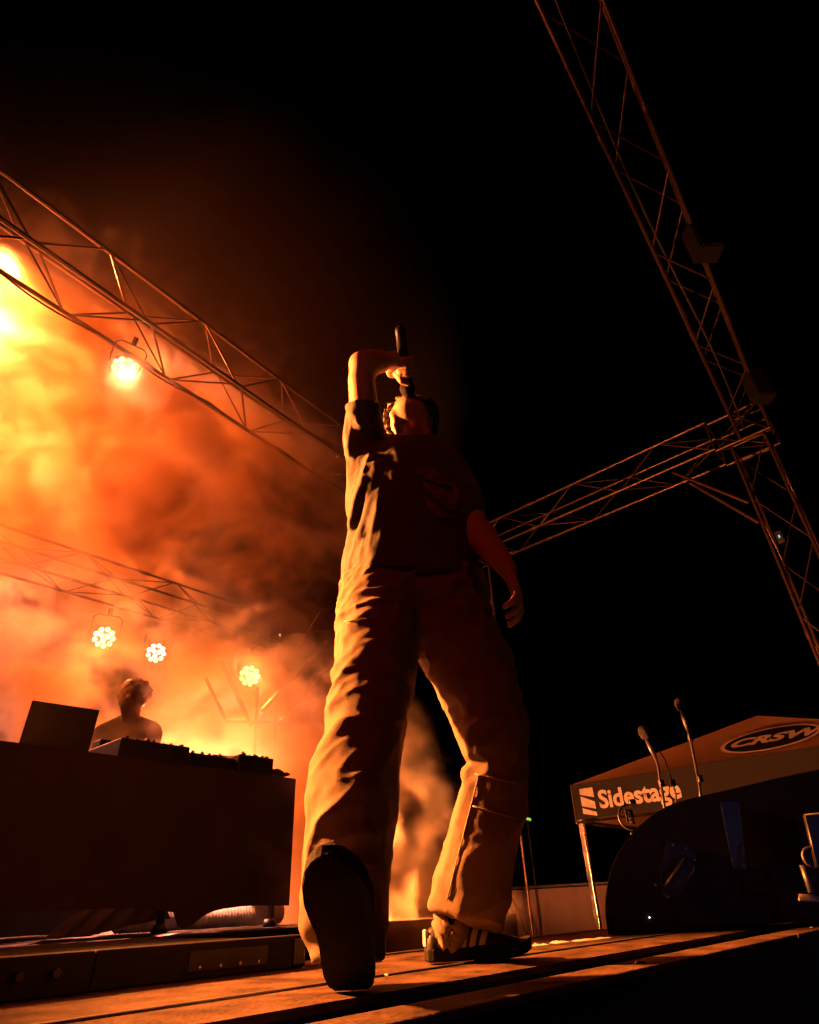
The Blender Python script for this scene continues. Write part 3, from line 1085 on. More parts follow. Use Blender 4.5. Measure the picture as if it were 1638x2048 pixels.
# printed graphic: broken abstract patches lying on the chest
def patch(poly, name, m, parent, V, lift=.0025, n=26):
    p = np.array(poly, float)
    lo, hi = p.min(0), p.max(0)
    g = {}
    b = MB()
    vs, fs = [], []

    def inside(x, y):
        c = False
        j = len(p) - 1
        for i in range(len(p)):
            if (p[i, 1] > y) != (p[j, 1] > y) and x < (p[j, 0] - p[i, 0]) * (y - p[i, 1]) / (p[j, 1] - p[i, 1]) + p[i, 0]:
                c = not c
            j = i
        return c
    for i in range(n + 1):
        for j in range(n + 1):
            x, y = lo[0] + (hi[0] - lo[0]) * i / n, lo[1] + (hi[1] - lo[1]) * j / n
            g[i, j] = len(vs)
            vs.append(lp(x, y, surf_f(x, y, V) - lift))
    for i in range(n):
        for j in range(n):
            if inside(lo[0] + (hi[0] - lo[0]) * (i + .5) / n, lo[1] + (hi[1] - lo[1]) * (j + .5) / n):
                fs.append((g[i, j], g[i + 1, j], g[i + 1, j + 1], g[i, j + 1]))
    return b.add(vs, fs, True).build(name, m, parent, True)


for poly in ([(826, 942), (862, 936), (890, 950), (905, 972), (880, 968), (850, 956)], [(838, 962), (872, 972), (912, 992), (914, 1016), (900, 1020), (868, 994)],
             [(845, 992), (872, 1008), (902, 1034), (880, 1036), (856, 1016)], [(902, 956), (918, 980), (916, 1004), (906, 980)]):
    patch(poly, 'chest_print', M['print'], shirt, SV)


# --- shoes
def make_shoe(name, heel, toe_dir, up, label, sc=1.0, wide=1.0):
    """heel: sole point under the heel; local x to the toe, z up"""
    x = unit(np.array(toe_dir, float))
    z = unit(np.array(up, float) - x * np.array(up, float).dot(x))
    y = np.cross(z, x)
    Rm = np.array([x * sc, y * sc * wide, z * sc * (1.15 if wide == 1 else 1)])

    def W(p):
        return np.array(heel) + np.array(p) @ Rm
    # plan half-widths and upper height along the length
    st = [(-.012, .022, .052, .0), (.0, .031, .066, .0), (.03, .036, .078, .0), (.07, .036, .084, .0), (.105, .036, .082, .002), (.14, .039, .07, .004),
          (.175, .044, .058, .004), (.21, .046, .049, .002), (.245, .042, .042, -.001), (.268, .033, .037, -.004), (.281, .022, .031, -.006), (.288, .013, .028, -.007), (.291, .005, .026, -.007)]
    sg = 16
    v, f = [], []
    for (lx, hw, ht, cy) in st:
        for k in range(sg):
            t = math.pi * k / (sg - 1)
            cx, sz = math.cos(t), math.sin(t)
            v.append(W((lx, cy + hw * np.sign(cx) * abs(cx) ** .75, .022 + (ht - .022) * sz ** .8)))
    for i in range(len(st) - 1):
        for k in range(sg - 1):
            f.append((i * sg + k, i * sg + k + 1, (i + 1) * sg + k + 1, (i + 1) * sg + k))
    f.append(tuple(range(sg)))
    f.append(tuple((len(st) - 1) * sg + k for k in reversed(range(sg))))
    sh_ = MB().add(v, f, True).build(name, M['shoe'], PER, True)
    tag(sh_, label)
    # sole
    v, f = [], []
    ol = []
    for (lx, hw, ht, cy) in st:
        ol.append((lx, cy + hw + .004))
    ol2 = [(a, b) for (a, b) in ol] + [(lx, cy - hw - .004) for (lx, hw, ht, cy) in reversed(st)]
    n = len(ol2)
    for (zz_, sc) in ((.0, .97), (.004, 1.0), (.022, 1.0), (.026, .985)):
        for (a, b) in ol2:
            v.append(W(((a - .13) * sc + .13, b * sc, zz_ + (.012 * max(0, (a - .2) / .08) ** 2 if a > .2 else 0))))
    for i in range(3):
        for k in range(n):
            f.append((i * n + k, i * n + (k + 1) % n, (i + 1) * n + (k + 1) % n, (i + 1) * n + k))
    f.append(tuple(reversed(range(n))))
    f.append(tuple(3 * n + k for k in range(n)))
    so = MB().add(v, f, False).build('sole', M['gum'], sh_, True)
    # three slanting stripes on both sides
    for sgn in (1, -1):
        for k in range(3):
            a0 = .082 + k * .027
            pts = []
            for q in range(7):
                t = q / 6
                lx = a0 + .026 * t
                hw = np.interp(lx, [s_[0] for s_ in st], [s_[1] for s_ in st])
                ht = np.interp(lx, [s_[0] for s_ in st], [s_[2] for s_ in st])
                cy = np.interp(lx, [s_[0] for s_ in st], [s_[3] for s_ in st])
                th_ = .02 + 1.1 * t
                cx, sz = math.cos(th_), math.sin(th_)
                pts.append((lx, cy + sgn * (hw * cx ** .75 + .0016), .022 + (ht - .022) * sz ** .8 + .0012))
            v = []
            for p in pts:
                v += [W((p[0] - .0085, p[1], p[2])), W((p[0] + .0085, p[1], p[2]))]
            MB().add(v, [(2 * q, 2 * q + 1, 2 * q + 3, 2 * q + 2) for q in range(6)], True).build('stripe', M['stripe'], sh_, True)
    # heel tab, tongue, laces
    MB().box((-.017, -.016, .03), (-.008, .016, .064), Rm, heel, bev=.003).build('heel_tab', M['stripe'], sh_, True)
    MB().box((.06, -.021, .078), (.13, .021, .09), Rm, heel, bev=.005).build('tongue', M['shoe'], sh_, True)
    for k in range(4):
        a = .1 + k * .016
        MB().tube([W((a, -.026, .077 - k * .006)), W((a + .002, 0, .092 - k * .008)), W((a, .026, .077 - k * .006))], .0028, 6).build('lace', M['stripe'], sh_, True)
    return sh_


make_shoe('sneaker', lp(862, 1932, 1.735) * np.array([1, 1, 0]) + np.array([0, 0, .0045]), (.92, .22, 0), (0, 0, 1), 'striped sneaker standing flat on the deck', .84)
hl = lp(702, 1978, 1.26)
ang = math.radians(33)
make_shoe('sneaker', (hl[0], hl[1], .006), (-.02, -math.cos(ang), math.sin(ang)), (0, math.sin(ang), math.cos(ang)), 'sneaker with toes lifted, sole towards the viewer', 1.0, 1.06)
# socks
for (a, b, r) in ((lp(903, 1838, 1.735), lp(893, 1880, 1.745), .045), (lp(698, 1850, 1.31), lp(700, 1900, 1.25), .042)):
    pts_, rs_ = [], []
    for k in range(25):
        t = k / 24
        pts_.append(a + (b - a) * t + np.array([.003 * math.sin(k * 1.7), 0, 0]))
        rs_.append(r * (.96 + .045 * math.sin(k * 1.25) + .03 * math.sin(k * .55 + 1)))
    MB().tube(pts_, rs_, 20).build('sock', M['trousers'], PER, True)

# --- microphone in the raised fist
LW = Matrix.Translation(Vector(tuple(FV * PF0))) @ Matrix.Rotation(YAW - math.pi / 2, 4, 'Z')
mic = empty('microphone', (0, 0, 0), 0, 'black handheld microphone held upright against the mouth', 'microphone')
mic.matrix_world = LW @ Matrix.Translation(Vector(tuple(MB0)))


def mpt(a):
    return MA * a


ball = [(-.026, .004), (-.022, .014), (-.013, .021), (0, .028), (.012, .0275), (.022, .024), (.026, .021)]
MB().tube([mpt(a) for a, r in ball], [r for a, r in ball], 20).build('grille', M['mic_mesh'], mic, True)
MB().tube([mpt(a) for a in (.0262, .028, .034, .036)], [.0225, .0245, .0245, .0225], 20).build('collar', M['mic'], mic, True)
MB().tube([mpt(a) for a in (.0362, .1, .15, .152)], [.0205, .0192, .0185, .018], 20).build('handle', M['mic'], mic, True)
MB().tube([mpt(a) for a in (.1522, .1525, .215, .222, .226)], [.0152, .0188, .0178, .0165, .014], 20).build('battery_cup', M['black_plastic'], mic, True)
MB().tube([mpt(a) for a in (.2262, .232)], [.006, .0045], 10).build('antenna', M['black_plastic'], mic, True)


# ------------------------------------------------------------------ the table with the music equipment
TY, TZ, TX0, TX1 = 2.65, 0.672, -0.35, 2.07
table = empty('table', (0.9, TY + .35, RZ), 0, 'long folding table under a black cloth on the left', 'table')
MB().box((TX0, TY + .012, TZ - .03), (TX1 - .008, TY + .72, TZ - .004), bev=.004).build('tabletop', M['black_plastic'], table)
for (x, y) in ((TX1 - .045, TY + .05), (TX1 - .045, TY + .66), (TX1 - .56, TY + .08), (TX1 - .56, TY + .66), (TX0 + .06, TY + .05), (TX0 + .06, TY + .66)):
    lg = MB().tube([(x, y, RZ + .012), (x, y, TZ - .031)], .017, 10).build('leg', M['alu_dull'], table)
    MB().tube([(x, y, RZ), (x, y, RZ + .03)], [.032, .024], 12).build('foot', M['black_plastic'], lg)
for y in (TY + .05, TY + .66):
    MB().tube([(TX1 - .05, y, .16), (TX1 - .55, y + .01, .16)], .01, 8).build('stretcher', M['alu_dull'], table)
# the cloth: top sheet with a front and side drop, its lower edge slack and uneven
cv, cf = [], []
nx, nz = 90, 16
for i in range(nx + 1):
    x = TX0 - .02 + (TX1 + .012 - TX0 + .02) * i / nx
    low = .142 + .018 * math.sin(x * 2.1 + .6) + .006 * math.sin(x * 11)
    if x > 1.60:
        low += .07 * max(0, 1 - abs(x - 1.98) / .22) * 0 + .03 * (x - 1.6)
    if 1.52 < x < 1.95:
        low -= .055 * math.exp(-((x - 1.57) / .07) ** 2)
    for j in range(nz + 1):
        t = j / nz
        z = TZ + .001 - t * (TZ - low)
        w = .010 * t * (math.sin(x * 17 + .8 * math.sin(x * 5)) + .6 * math.sin(x * 31 + 1.3))
        cv.append((x, TY - .006 - .004 * t + w, z))
for i in range(nx):
    for j in range(nz):
        a = i * (nz + 1) + j
        cf.append((a, a + nz + 1, a + nz + 2, a + 1))
cl = MB().add(cv, cf, True)
cl.add([(TX0 - .02, TY - .006, TZ + .001), (TX1 + .012, TY - .006, TZ + .001), (TX1 + .012, TY + .73, TZ + .001), (TX0 - .02, TY + .73, TZ + .001)], [(0, 1, 2, 3)])
sv, sf_ = [], []
for i in range(13):
    y = TY - .006 + .73 * i / 12
    for j in range(9):
        t = j / 8
        sv.append((TX1 + .012 + .008 * t * math.sin(y * 19), y, TZ + .001 - t * (TZ - .16)))
for i in range(12):
    for j in range(8):
        a = i * 9 + j
        sf_.append((a, a + 9, a + 10, a + 1))
cl.add(sv, sf_, True)
rv_, rf_ = [], []  # unseen rear drop, added to block lamp light from the riser top
for i in range(41):
    x = TX0 - .02 + (1.56 - TX0) * i / 40
    for j in range(9):
        t = j / 8
        rv_.append((x, TY + .73 + .012 * t * math.sin(x * 21), TZ + .001 - t * (TZ - RZ - .006)))
for i in range(40):
    for j in range(8):
        a = i * 9 + j
        rf_.append((a, a + 9, a + 10, a + 1))
cl.add(rv_, rf_, True)
tag(cl.build('tablecloth', M['cloth']), 'black cloth hanging down the front of the long table', 'tablecloth')

# laptop, lid towards the viewer
lt = empty('laptop', (.98, 2.84, TZ + .003), 0, 'open laptop at the left end of the table', 'laptop')
a_, b_ = np.array([.845, 2.835, TZ + .028]), np.array([1.115, 2.835, TZ + .045])
MB().box((.84, 2.838, TZ + .003), (1.12, 3.03, TZ + .02), bev=.004).build('keyboard_base', M['laptop'], lt)
MB().box((0, 0, 0), (.275, .009, .19), [(1, .02, .03), (0, -.98, .17), (-.03, -.17, .98)], (.845, 2.84, TZ + .014), bev=.004).build('screen_lid', M['laptop'], lt)
cb = MB().tube([(.85, 2.9, TZ + .012), (.79, 2.87, TZ + .03), (.74, 2.83, TZ + .05), (.725, 2.82, TZ + .075), (.70, 2.83, TZ + .05), (.66, 2.88, TZ + .01), (.6, 2.95, TZ + .006)], .005, 6)
tag(cb.build('laptop_cable', M['black_plastic']), 'thin cable looping from the left side of the laptop', 'cable')


def knobs(parent, x0, x1, y, z, n, seed, r=.009):
    rr = random.Random(seed)
    for k in range(n):
        x = x0 + (x1 - x0) * (k + .5) / n + rr.uniform(-.005, .005)
        hh = rr.uniform(.004, .013)
        MB().tube([(x, y + rr.uniform(-.02, .02), z), (x, y, z + hh)], [r, r * .8], 8).build('knob', M['black_plastic'], parent)


def deck_player(x0, x1, zt, name, label, seed):
    g = empty(name, ((x0 + x1) / 2, 2.85, TZ + .003), 0, label, 'player', 'equipment on the table')
    MB().box((x0, 2.68, TZ + .003), (x1, 3.05, zt - .012), bev=.006).build('case', M['black_plastic'], g)
    cxm, cym = (x0 + x1) / 2, 2.84
    MB().tube([(cxm, cym, zt - .012), (cxm, cym, zt - .002)], [.1, .095], 28).build('jog_wheel', M['black_metal'], g)
    MB().box((x0 + .03, 2.96, zt - .012), (x1 - .03, 3.04, zt + .035), bev=.004).build('display', M['black_plastic'], g)
    knobs(g, x0 + .02, x1 - .02, 2.71, zt - .012, 7, seed)
    return g


deck_player(1.18, 1.50, .768, 'media_player', 'black media player between laptop and mixer', 1)
deck_player(1.76, 1.965, .772, 'media_player', 'black media player near the right end of the table', 2)
mx = empty('mixer', (1.63, 2.85, TZ + .003), 0, 'low mixer with small knobs in the middle of the table', 'mixer', 'equipment on the table')
MB().box((1.505, 2.69, TZ + .003), (1.755, 3.05, .738), bev=.006).build('case', M['black_plastic'], mx)
for q in range(3):
    knobs(mx, 1.515, 1.745, 2.72 + q * .1, .7385, 5, 5 + q)
ch_ = []
cp = []
for k in range(60):
    t = k / 59
    cp.append((1.965 + .085 * t + .02 * math.sin(k * 1.3), 2.72 + .05 * math.sin(k * .9), TZ + .014 + .03 * abs(math.sin(k * .71)) * (1 - .5 * t)))
tag(MB().tube(cp, .006, 6).build('cable_tangle', M['black_plastic']), 'tangle of thin cables at the right end of the table', 'cable')

# a slack drape hanging under the table
dv, df = [], []
for i in range(41):
    u = i / 40
    x = 1.18 + .36 * u
    for j in range(25):
        t = j / 24
        sag = (1 - u) ** 1.4
        z = .165 - t * (.06 + .085 * sag)
        dv.append((x - .25 * t * (1 - u) * .6 + .04 * t, TY + .09 + .016 * math.sin(u * 26 + t * 3.0) + .05 * t, max(z, RZ + .004)))
for i in range(40):
    for j in range(24):
        a = i * 25 + j
        df.append((a, a + 25, a + 26, a + 1))
tag(MB().add(dv, df, True).build('drape', M['drape']), 'slack draped cloth hanging in folds below the table cloth', 'drape')
# ribbed duct lying on the floor behind the table legs, brightly lit
P0, P1 = aty(448, 1856, 2.95), aty(566, 1848, 2.95)
rp = []
rr_ = []
n_ = 150
for k in range(n_ + 1):
    t = k / n_
    rp.append((P0[0] - .5 + (P1[0] + .0 - P0[0] + .5) * t, 2.99, RZ + .052))
    rr_.append(.048 + .0045 * math.sin(k * 2 * math.pi / 3))
tag(MB().tube(rp, rr_, 20).build('ribbed_hose', M['ribbed']), 'pale ribbed hose lying on the floor under the table', 'hose')
MB_ = MB().tube([(2.06, 2.62, RZ + .045), (2.10, 2.55, RZ + .05), (2.2, 2.5, RZ + .03)], .03, 10)

# ------------------------------------------------------------------ the disc jockey behind the table
DR, DF = -1.95, 4.2
DJ = empty('person', RV * DR + FV * DF + ZV * RZ, YAW - math.pi / 2, 'disc jockey in a plain top bending over the equipment behind the table', 'person')


def dl(px, py, f=4.2):
    P = atf(px, py, f)
    return np.array([P.dot(RV) - DR, P.dot(FV) - DF, P[2] - RZ])


db = Field((-.45, -.75, -.02), (.5, .4, 1.62), .0125)
HD = dl(265, 1398, 4.12)
db.ell(HD, (.078, .095, .112), .02)
db.ell(HD + np.array([.015, -.05, -.05]), (.05, .045, .05), .03)
db.chain([(*(HD + np.array([.02, -.1, -.01])), .012), (*(HD + np.array([.022, -.112, -.03])), .014)], .012)
for q in (-1, 1):
    db.ell(HD + np.array([q * .08, .0, -.02]), (.012, .02, .03), .01)
db.chain([(*(HD + np.array([-.005, .02, -.07])), .052), (*dl(258, 1455, 4.22), .062)], .03)
db.chain([(*dl(216, 1466, 4.22), .05), (*dl(258, 1446, 4.22), .055), (*dl(298, 1464, 4.22), .05)], .04)
db.chain([(*dl(215, 1478, 4.22), .07), (*dl(252, 1470, 4.24), .09), (*dl(285, 1476, 4.22), .07)], .04)
for (sx, ex, hx) in ((203, 188, 235), (290, 300, 330)):
    a, b, c = dl(sx, 1490, 4.22), dl(ex, 1560, 4.08), dl(hx, 1535, 3.72)
    db.chain([(*a, .06), (*b, .045)], .03)
    db.chain([(*b, .045), (*(b * .4 + c * .6), .036), (*c, .028)], .03)
    db.chain([(*c, .032), (*(c + np.array([.02, -.08, -.01])), .026)], .02)
    for k in range(4):
        o_ = np.array([(k - 1.5) * .018, 0, 0])
        db.chain([(*(c + np.array([.02, -.08, -.01]) + o_), .012), (*(c + np.array([.03, -.15 + abs(k - 1.5) * .01, -.03]) + o_ * 1.3), .009)], .006)
db.chain([(*dl(252, 1500, 4.24), .13), (.0, .03, .86, .13)], .05, .75)
for q in (-.085, .095):
    db.chain([(q, .03, .84, .085), (q * 1.1, .02, .46, .062), (q * 1.15, .04, .08, .045)], .03)
    db.chain([(q * 1.15, .05, .045, .04), (q * 1.3, -.16, .03, .036)], .02)
V_, Q_ = db.mesh()
V_ = relax(V_, Q_, 2, .5)
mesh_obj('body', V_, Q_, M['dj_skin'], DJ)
ds = Field((-.45, -.45, .70), (.5, .4, 1.4), .0125)
ds.chain([(*dl(206, 1478, 4.22), .082), (*dl(254, 1460, 4.24), .105), (*dl(296, 1476, 4.22), .082)], .04)
ds.chain([(*dl(212, 1466, 4.22), .066), (*dl(256, 1450, 4.22), .07), (*dl(300, 1464, 4.22), .066)], .04)
ds.chain([(*dl(252, 1500, 4.24), .148), (.0, .03, .82, .15)], .05, .78)
for (sx, ex) in ((203, 188), (290, 300)):
    a, b = dl(sx, 1490, 4.22), dl(ex, 1560, 4.08)
    ds.chain([(*a, .074), (*(a * .4 + b * .6), .068)], .03)
ds.half((0, 0, .76), (0, 0, -1))
V_, Q_ = ds.mesh()
V_ = relax(V_, Q_, 2, .5)
V_ = V_ + vnormals(V_, Q_) * (.008 * ridge(V_, (.3, 0, 1), .09, 3, 2.0))[:, None]
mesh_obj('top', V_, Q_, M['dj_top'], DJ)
dh = Field(HD - .2, HD + .2, .008)
dh.ell(HD + np.array([-.002, .022, .035]), (.104, .102, .10), .01)
hr = np.random.default_rng(8)
for k in range(130):
    v = hr.normal(size=3)
    v /= np.linalg.norm(v)
    if v[2] < -.45 or (v[1] < -.5 and v[2] < .3):
        continue
    c = HD + np.array([-.002, .026, .036]) + v * np.array([.10, .098, .098])
    dh.chain([(*c, .012), (*(c + hr.normal(size=3) * .006), .010)], .016, pad=.03)
V_, Q_ = dh.mesh()
mesh_obj('hair', V_, Q_, M['hair'], DJ)
jn = Field((-.3, -.3, .02), (.32, .3, .95), .0125)
for q in (-.085, .095):
    jn.chain([(q, .03, .84, .10), (q * 1.1, .02, .46, .078), (q * 1.15, .04, .09, .07)], .03)
jn.half((0, 0, .05), (0, 0, -1))
V_, Q_ = jn.mesh()
mesh_obj('jeans', V_, Q_, M['shirt'], DJ)

# ------------------------------------------------------------------ low boxes along the riser front, left foreground
fm = empty('floor_monitor', (.98, 1.5, RZ), 0, 'low black box with a recessed connector plate in front of the table', 'monitor')
pr_ = [(1.40, RZ + .001), (1.405, .064), (1.44, .0665), (1.80, .0665), (1.80, RZ + .001)]
MB().box((.66, 1.415, .001), (1.175, 1.4495, .0655), bev=.004).build('cabinet', M['black_paint'], fm)
MB().box((.86, 1.4115, .014), (1.06, 1.4148, .05), bev=.0015).build('connector_plate', M['black_metal'], fm)
for k in range(4):
    MB().tube([(.885 + k * .05, 1.4112, .022), (.885 + k * .05, 1.408, .022)], .003, 8).build('screw', M['alu'], fm)
MB().box((1.135, 1.4105, .006), (1.17, 1.4147, .06), bev=.002).build('corner_guard', M['black_plastic'], fm)
fm2 = empty('cable_box', (.5, 1.5, 0), 0, 'dark stage box with sockets at the far left of the deck', 'box')
MB().box((.2, 1.405, .001), (.655, 1.4495, .0655), bev=.004).build('case', M['black_paint'], fm2)
for k in range(4):
    MB().tube([(.40 + k * .062, 1.3995, .036), (.40 + k * .062, 1.393, .036)], [.008, .007], 12).build('socket', M['black_metal'], fm2)
for k in range(3):
    MB().box((.62 + k * .05 - .34, 1.3925, .012), (.635 + k * .05 - .34, 1.3995, .05), bev=.002).build('latch', M['alu_dull'], fm2)
tag(MB().tube([(1.16, 1.40, .008), (1.2, 1.38, .007), (1.26, 1.395, .02), (1.33, 1.41, .033), (1.38, 1.45, .02), (1.42, 1.49, .009)], .006, 8).build('stage_cable', M['tape']),
    'pale cable curling off the end of the low black box', 'cable')
# strips of torn white tape on the deck
for (a, b, w, lb) in (((1065, 1893), (1095, 1890), .012, 'short torn piece of white tape beside the shoe'), ((1108, 1888), (1135, 1884), .016, 'crumpled middle piece of white tape on the deck'),
                      ((1150, 1884), (1222, 1876), .014, 'longest strip of white tape, next to the round speaker')):
    A, B = atz(*a, 0.004), atz(*b, 0.004)
    vs_, fs_ = [], []
    dd = unit(B - A)
    nn_ = np.cross(ZV, dd)
    for k in range(9):
        t = k / 8
        c = A + (B - A) * t
        ww = w * (.7 + .5 * random.random())
        hz = .004 + .007 * random.random() * math.sin(t * math.pi)
        vs_ += [c + nn_ * ww + ZV * (hz - .002), c - nn_ * ww * .5 + ZV * .001, c + nn_ * ww + ZV * (hz - .001)]
    fs_ = [(3 * k, 3 * k + 1, 3 * k + 4, 3 * k + 3) for k in range(8)]
    tag(MB().add(vs_, fs_).build('tape_strip', M['tape']), lb, 'tape', 'tape on the deck')

# ------------------------------------------------------------------ the round-backed monitor speaker on the right
WF = 2.62


def wl(px, py, f=WF):
    return atf(px, py, f)


prof = [(1217, 1874), (1211, 1835), (1211, 1795), (1219, 1750), (1234, 1710), (1257, 1675), (1288, 1643), (1325, 1617), (1362, 1602), (1400, 1592), (1470, 1576), (1545, 1558), (1640, 1538), (1668, 1552), (1690, 1650), (1698, 1740), (1694, 1838)]
_cv = prof[:11]
_sm = []
for _k in range(len(_cv) - 1):
    p0, p1, p2, p3 = (np.array(_cv[min(max(_k + q, 0), len(_cv) - 1)], float) for q in (-1, 0, 1, 2))
    for t in (0, .25, .5, .75):
        _sm.append(tuple(.5 * (2 * p1 + (p2 - p0) * t + (2 * p0 - 5 * p1 + 4 * p2 - p3) * t * t + (3 * p1 - p0 - 3 * p2 + p3) * t ** 3)))
prof = _sm + prof[10:]
sp_pts = [wl(*q) for q in prof]
for p in sp_pts:
    p[2] = max(p[2], .0045)
wv = [p for p in sp_pts] + [p + FV * .42 + RV * .118 for p in sp_pts]
nW = len(sp_pts)
spk = empty('monitor_speaker', sp_pts[0], 0, 'large black stage monitor with a rounded back on the right of the deck', 'speaker')
ws = MB().add(wv, [tuple(range(nW)), tuple(reversed(range(nW, 2 * nW)))] + [(i, i + nW, (i + 1) % nW + nW, (i + 1) % nW) for i in range(nW)])
cab = ws.build('cabinet', M['black_paint'], spk)
bv = cab.modifiers.new('bevel', 'BEVEL')
bv.width = .009
bv.segments = 3
bv.limit_method = 'ANGLE'
bv.angle_limit = math.radians(45)
# recessed handle plate with its bar
hp_ = [(1318, 1735), (1335, 1685), (1368, 1682), (1392, 1712), (1385, 1752), (1352, 1797), (1325, 1790)]
hq = [wl(*q, WF - .003) for q in hp_]
MB().add(hq + [p - FV * .006 for p in hq], [tuple(range(7)), tuple(range(13, 6, -1))] + [(i, (i + 1) % 7, (i + 1) % 7 + 7, i + 7) for i in range(7)]).build('handle_plate', M['black_plastic'], spk)
hb = MB().tube([wl(1332, 1772, WF - .012), wl(1336, 1766, WF - .03), wl(1368, 1722, WF - .03), wl(1373, 1716, WF - .012)], .0075, 10).build('handle', M['black_metal'], spk)
MB().tube([wl(1336, 1792, WF - .011), wl(1345, 1798, WF - .011), wl(1388, 1742, WF - .011), wl(1390, 1722, WF - .011)], .004, 8).build('handle_rim', M['black_metal'], spk)
for (x, y) in ((1346, 1690), (1371, 1697), (1390, 1720), (1311, 1770), (1333, 1793)):
    MB().tube([wl(x, y, WF - .0035), wl(x, y, WF - .012)], .004, 8).build('screw', M['alu_dull'], spk)
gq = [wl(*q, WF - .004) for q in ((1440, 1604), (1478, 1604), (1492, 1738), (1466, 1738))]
MB().add(gq + [p - FV * .004 for p in gq], [(0, 1, 2, 3), (7, 6, 5, 4)] + [(i, (i + 1) % 4, (i + 1) % 4 + 4, i + 4) for i in range(4)]).build('blue_light_strip', M['blue_glow'], spk)  # strip coloured blue to stand for blue light on the cabinet
MB().tube([wl(1299, 1835, WF - .001), wl(1299, 1835, WF - .008)], .0028, 8).build('power_light', M['white_led'], spk)


# ------------------------------------------------------------------ microphones on stands behind the monitor
def mic_stand(pts, f, label, headr=.02, clips=()):
    P = [wl(x, y, f) for (x, y) in pts]
    base = P[-1].copy()
    base[2] = -.5
    st_ = empty('microphone_stand', base, 0, label, 'microphone stand', 'microphones on stands')
    MB().tube([base + ZV * .02, P[-1]], .009, 8).build('pole', M['black_metal'], st_)
    MB().tube(P[1:], .007, 8).build('boom', M['black_metal'], st_)
    hd = unit(P[0] - P[1])
    MB().tube([P[1] - hd * .03, P[1] + hd * .03, P[1] + hd * .07], [.01, .014, .012], 12).build('microphone_body', M['black_metal'], st_)
    MB().tube([P[1] + hd * .068, P[1] + hd * .075, P[1] + hd * .1, P[1] + hd * .125, P[1] + hd * .135], [.012, .024, .03, .024, .01], 14).build('microphone_grille', M['mic_mesh'], st_)
    for (x, y) in clips:
        c = wl(x, y, f)
        MB().box((-.012, -.012, -.016), (.012, .012, .016), np.array([RV, FV, ZV]), c, bev=.003).build('clip', M['alu'], st_)
    for k in range(3):
        a = k * 2.1 + .4
        MB().tube([base + ZV * .03, base + np.array([.25 * math.cos(a), .25 * math.sin(a), .008])], .008, 8).build('leg', M['black_metal'], st_)
    return st_


mic_stand([(1364, 1420), (1372, 1448), (1380, 1475), (1388, 1515), (1400, 1578), (1402, 1610)], 3.3, 'taller microphone stand in front of the canopy roof', clips=((1381, 1476), (1400, 1558)))
mic_stand([(1294, 1478), (1306, 1505), (1316, 1530), (1320, 1560), (1326, 1592), (1332, 1640)], 3.3, 'shorter microphone stand left of the taller one', clips=((1323, 1567), (1345, 1566)))
c0 = [wl(x, y, 3.3) for (x, y) in ((1318, 1500), (1330, 1520), (1343, 1560), (1352, 1590), (1350, 1640))]
tag(MB().tube(c0, .004, 6).build('microphone_cable', M['black_plastic']), 'thin cable hanging from the shorter microphone', 'cable')
cl_ = wl(1260, 1634, 3.2)
rd = empty('clip_microphone', cl_, 0, 'round clamped microphone just above the rounded speaker edge', 'microphone')
ring = [cl_ + .052 * (math.cos(t) * RV + math.sin(t) * ZV) for t in np.linspace(.9, 5.6, 26)]
MB().tube(ring, .005, 8).build('clamp_ring', M['black_metal'], rd)
MB().tube([cl_ - ZV * .03, cl_ + ZV * .03], .018, 14).build('capsule', M['mic_mesh'], rd)
for k in (-1, 0, 1):
    MB().box((-.003, -.021, -.022), (.003, -.0185, .022), np.array([RV, FV, ZV]), cl_ + RV * .008 * k).build('slot', M['alu'], rd)
MB().box((-.016, -.016, -.012), (.016, .016, .012), np.array([RV, FV, ZV]), wl(1264, 1605, 3.2), bev=.004).build('clip', M['alu'], rd)
b_ = wl(1262, 1664, 3.2)
MB().tube([b_, b_ - ZV * .05 + RV * .02, np.array([b_[0], b_[1], -.5])], .008, 8).build('pole', M['black_metal'], rd)

# something upright at the right edge: a stand with a flat desk and a clamp
ms = empty('music_stand', atf(1625, 1800, 2.45) * np.array([1, 1, 0]) + np.array([0, 0, -.5]), 0, 'dark stand with a thin edged panel at the right edge', 'stand')
A, B, C_, D_ = atf(1609, 1630, 2.45), atf(1720, 1618, 2.45), atf(1735, 1745, 2.45), atf(1634, 1735, 2.45)
q_ = [A, B, C_, D_]
MB().add(q_ + [p + FV * .012 for p in q_], [(0, 1, 2, 3), (7, 6, 5, 4)] + [(i, (i + 1) % 4, (i + 1) % 4 + 4, i + 4) for i in range(4)]).build('desk_panel', M['black_plastic'], ms)
MB().tube([A - FV * .004, D_ - FV * .004], .003, 6).build('panel_edge', M['alu_dull'], ms)
MB().tube([A - FV * .004, B - FV * .004], .003, 6).build('panel_edge', M['alu_dull'], ms)
MB().tube([atf(1604, 1730, 2.45), atf(1622, 1785, 2.45)], .009, 10).build('arm', M['alu_dull'], ms)
MB().tube([atf(1650, 1735, 2.47), atf(1665, 1800, 2.47), np.array([*atf(1668, 1800, 2.47)[:2], -.5])], .014, 10).build('pole', M['black_metal'], ms)
for k in range(4):
    MB().tube([atf(1598, 1790 + k * 3, 2.45 - k * .01), atf(1622 + k * 6, 1791 + k * 4, 2.45), atf(1660, 1800, 2.47)], .004, 6).build('clamp_wire', M['alu_dull'], ms)
MB().tube([atf(1624, 1715, 2.45) + .03 * (math.cos(t) * RV + math.sin(t) * ZV) for t in np.linspace(1.2, 4.6, 14)], .005, 6).build('clamp_ring', M['alu_dull'], ms)

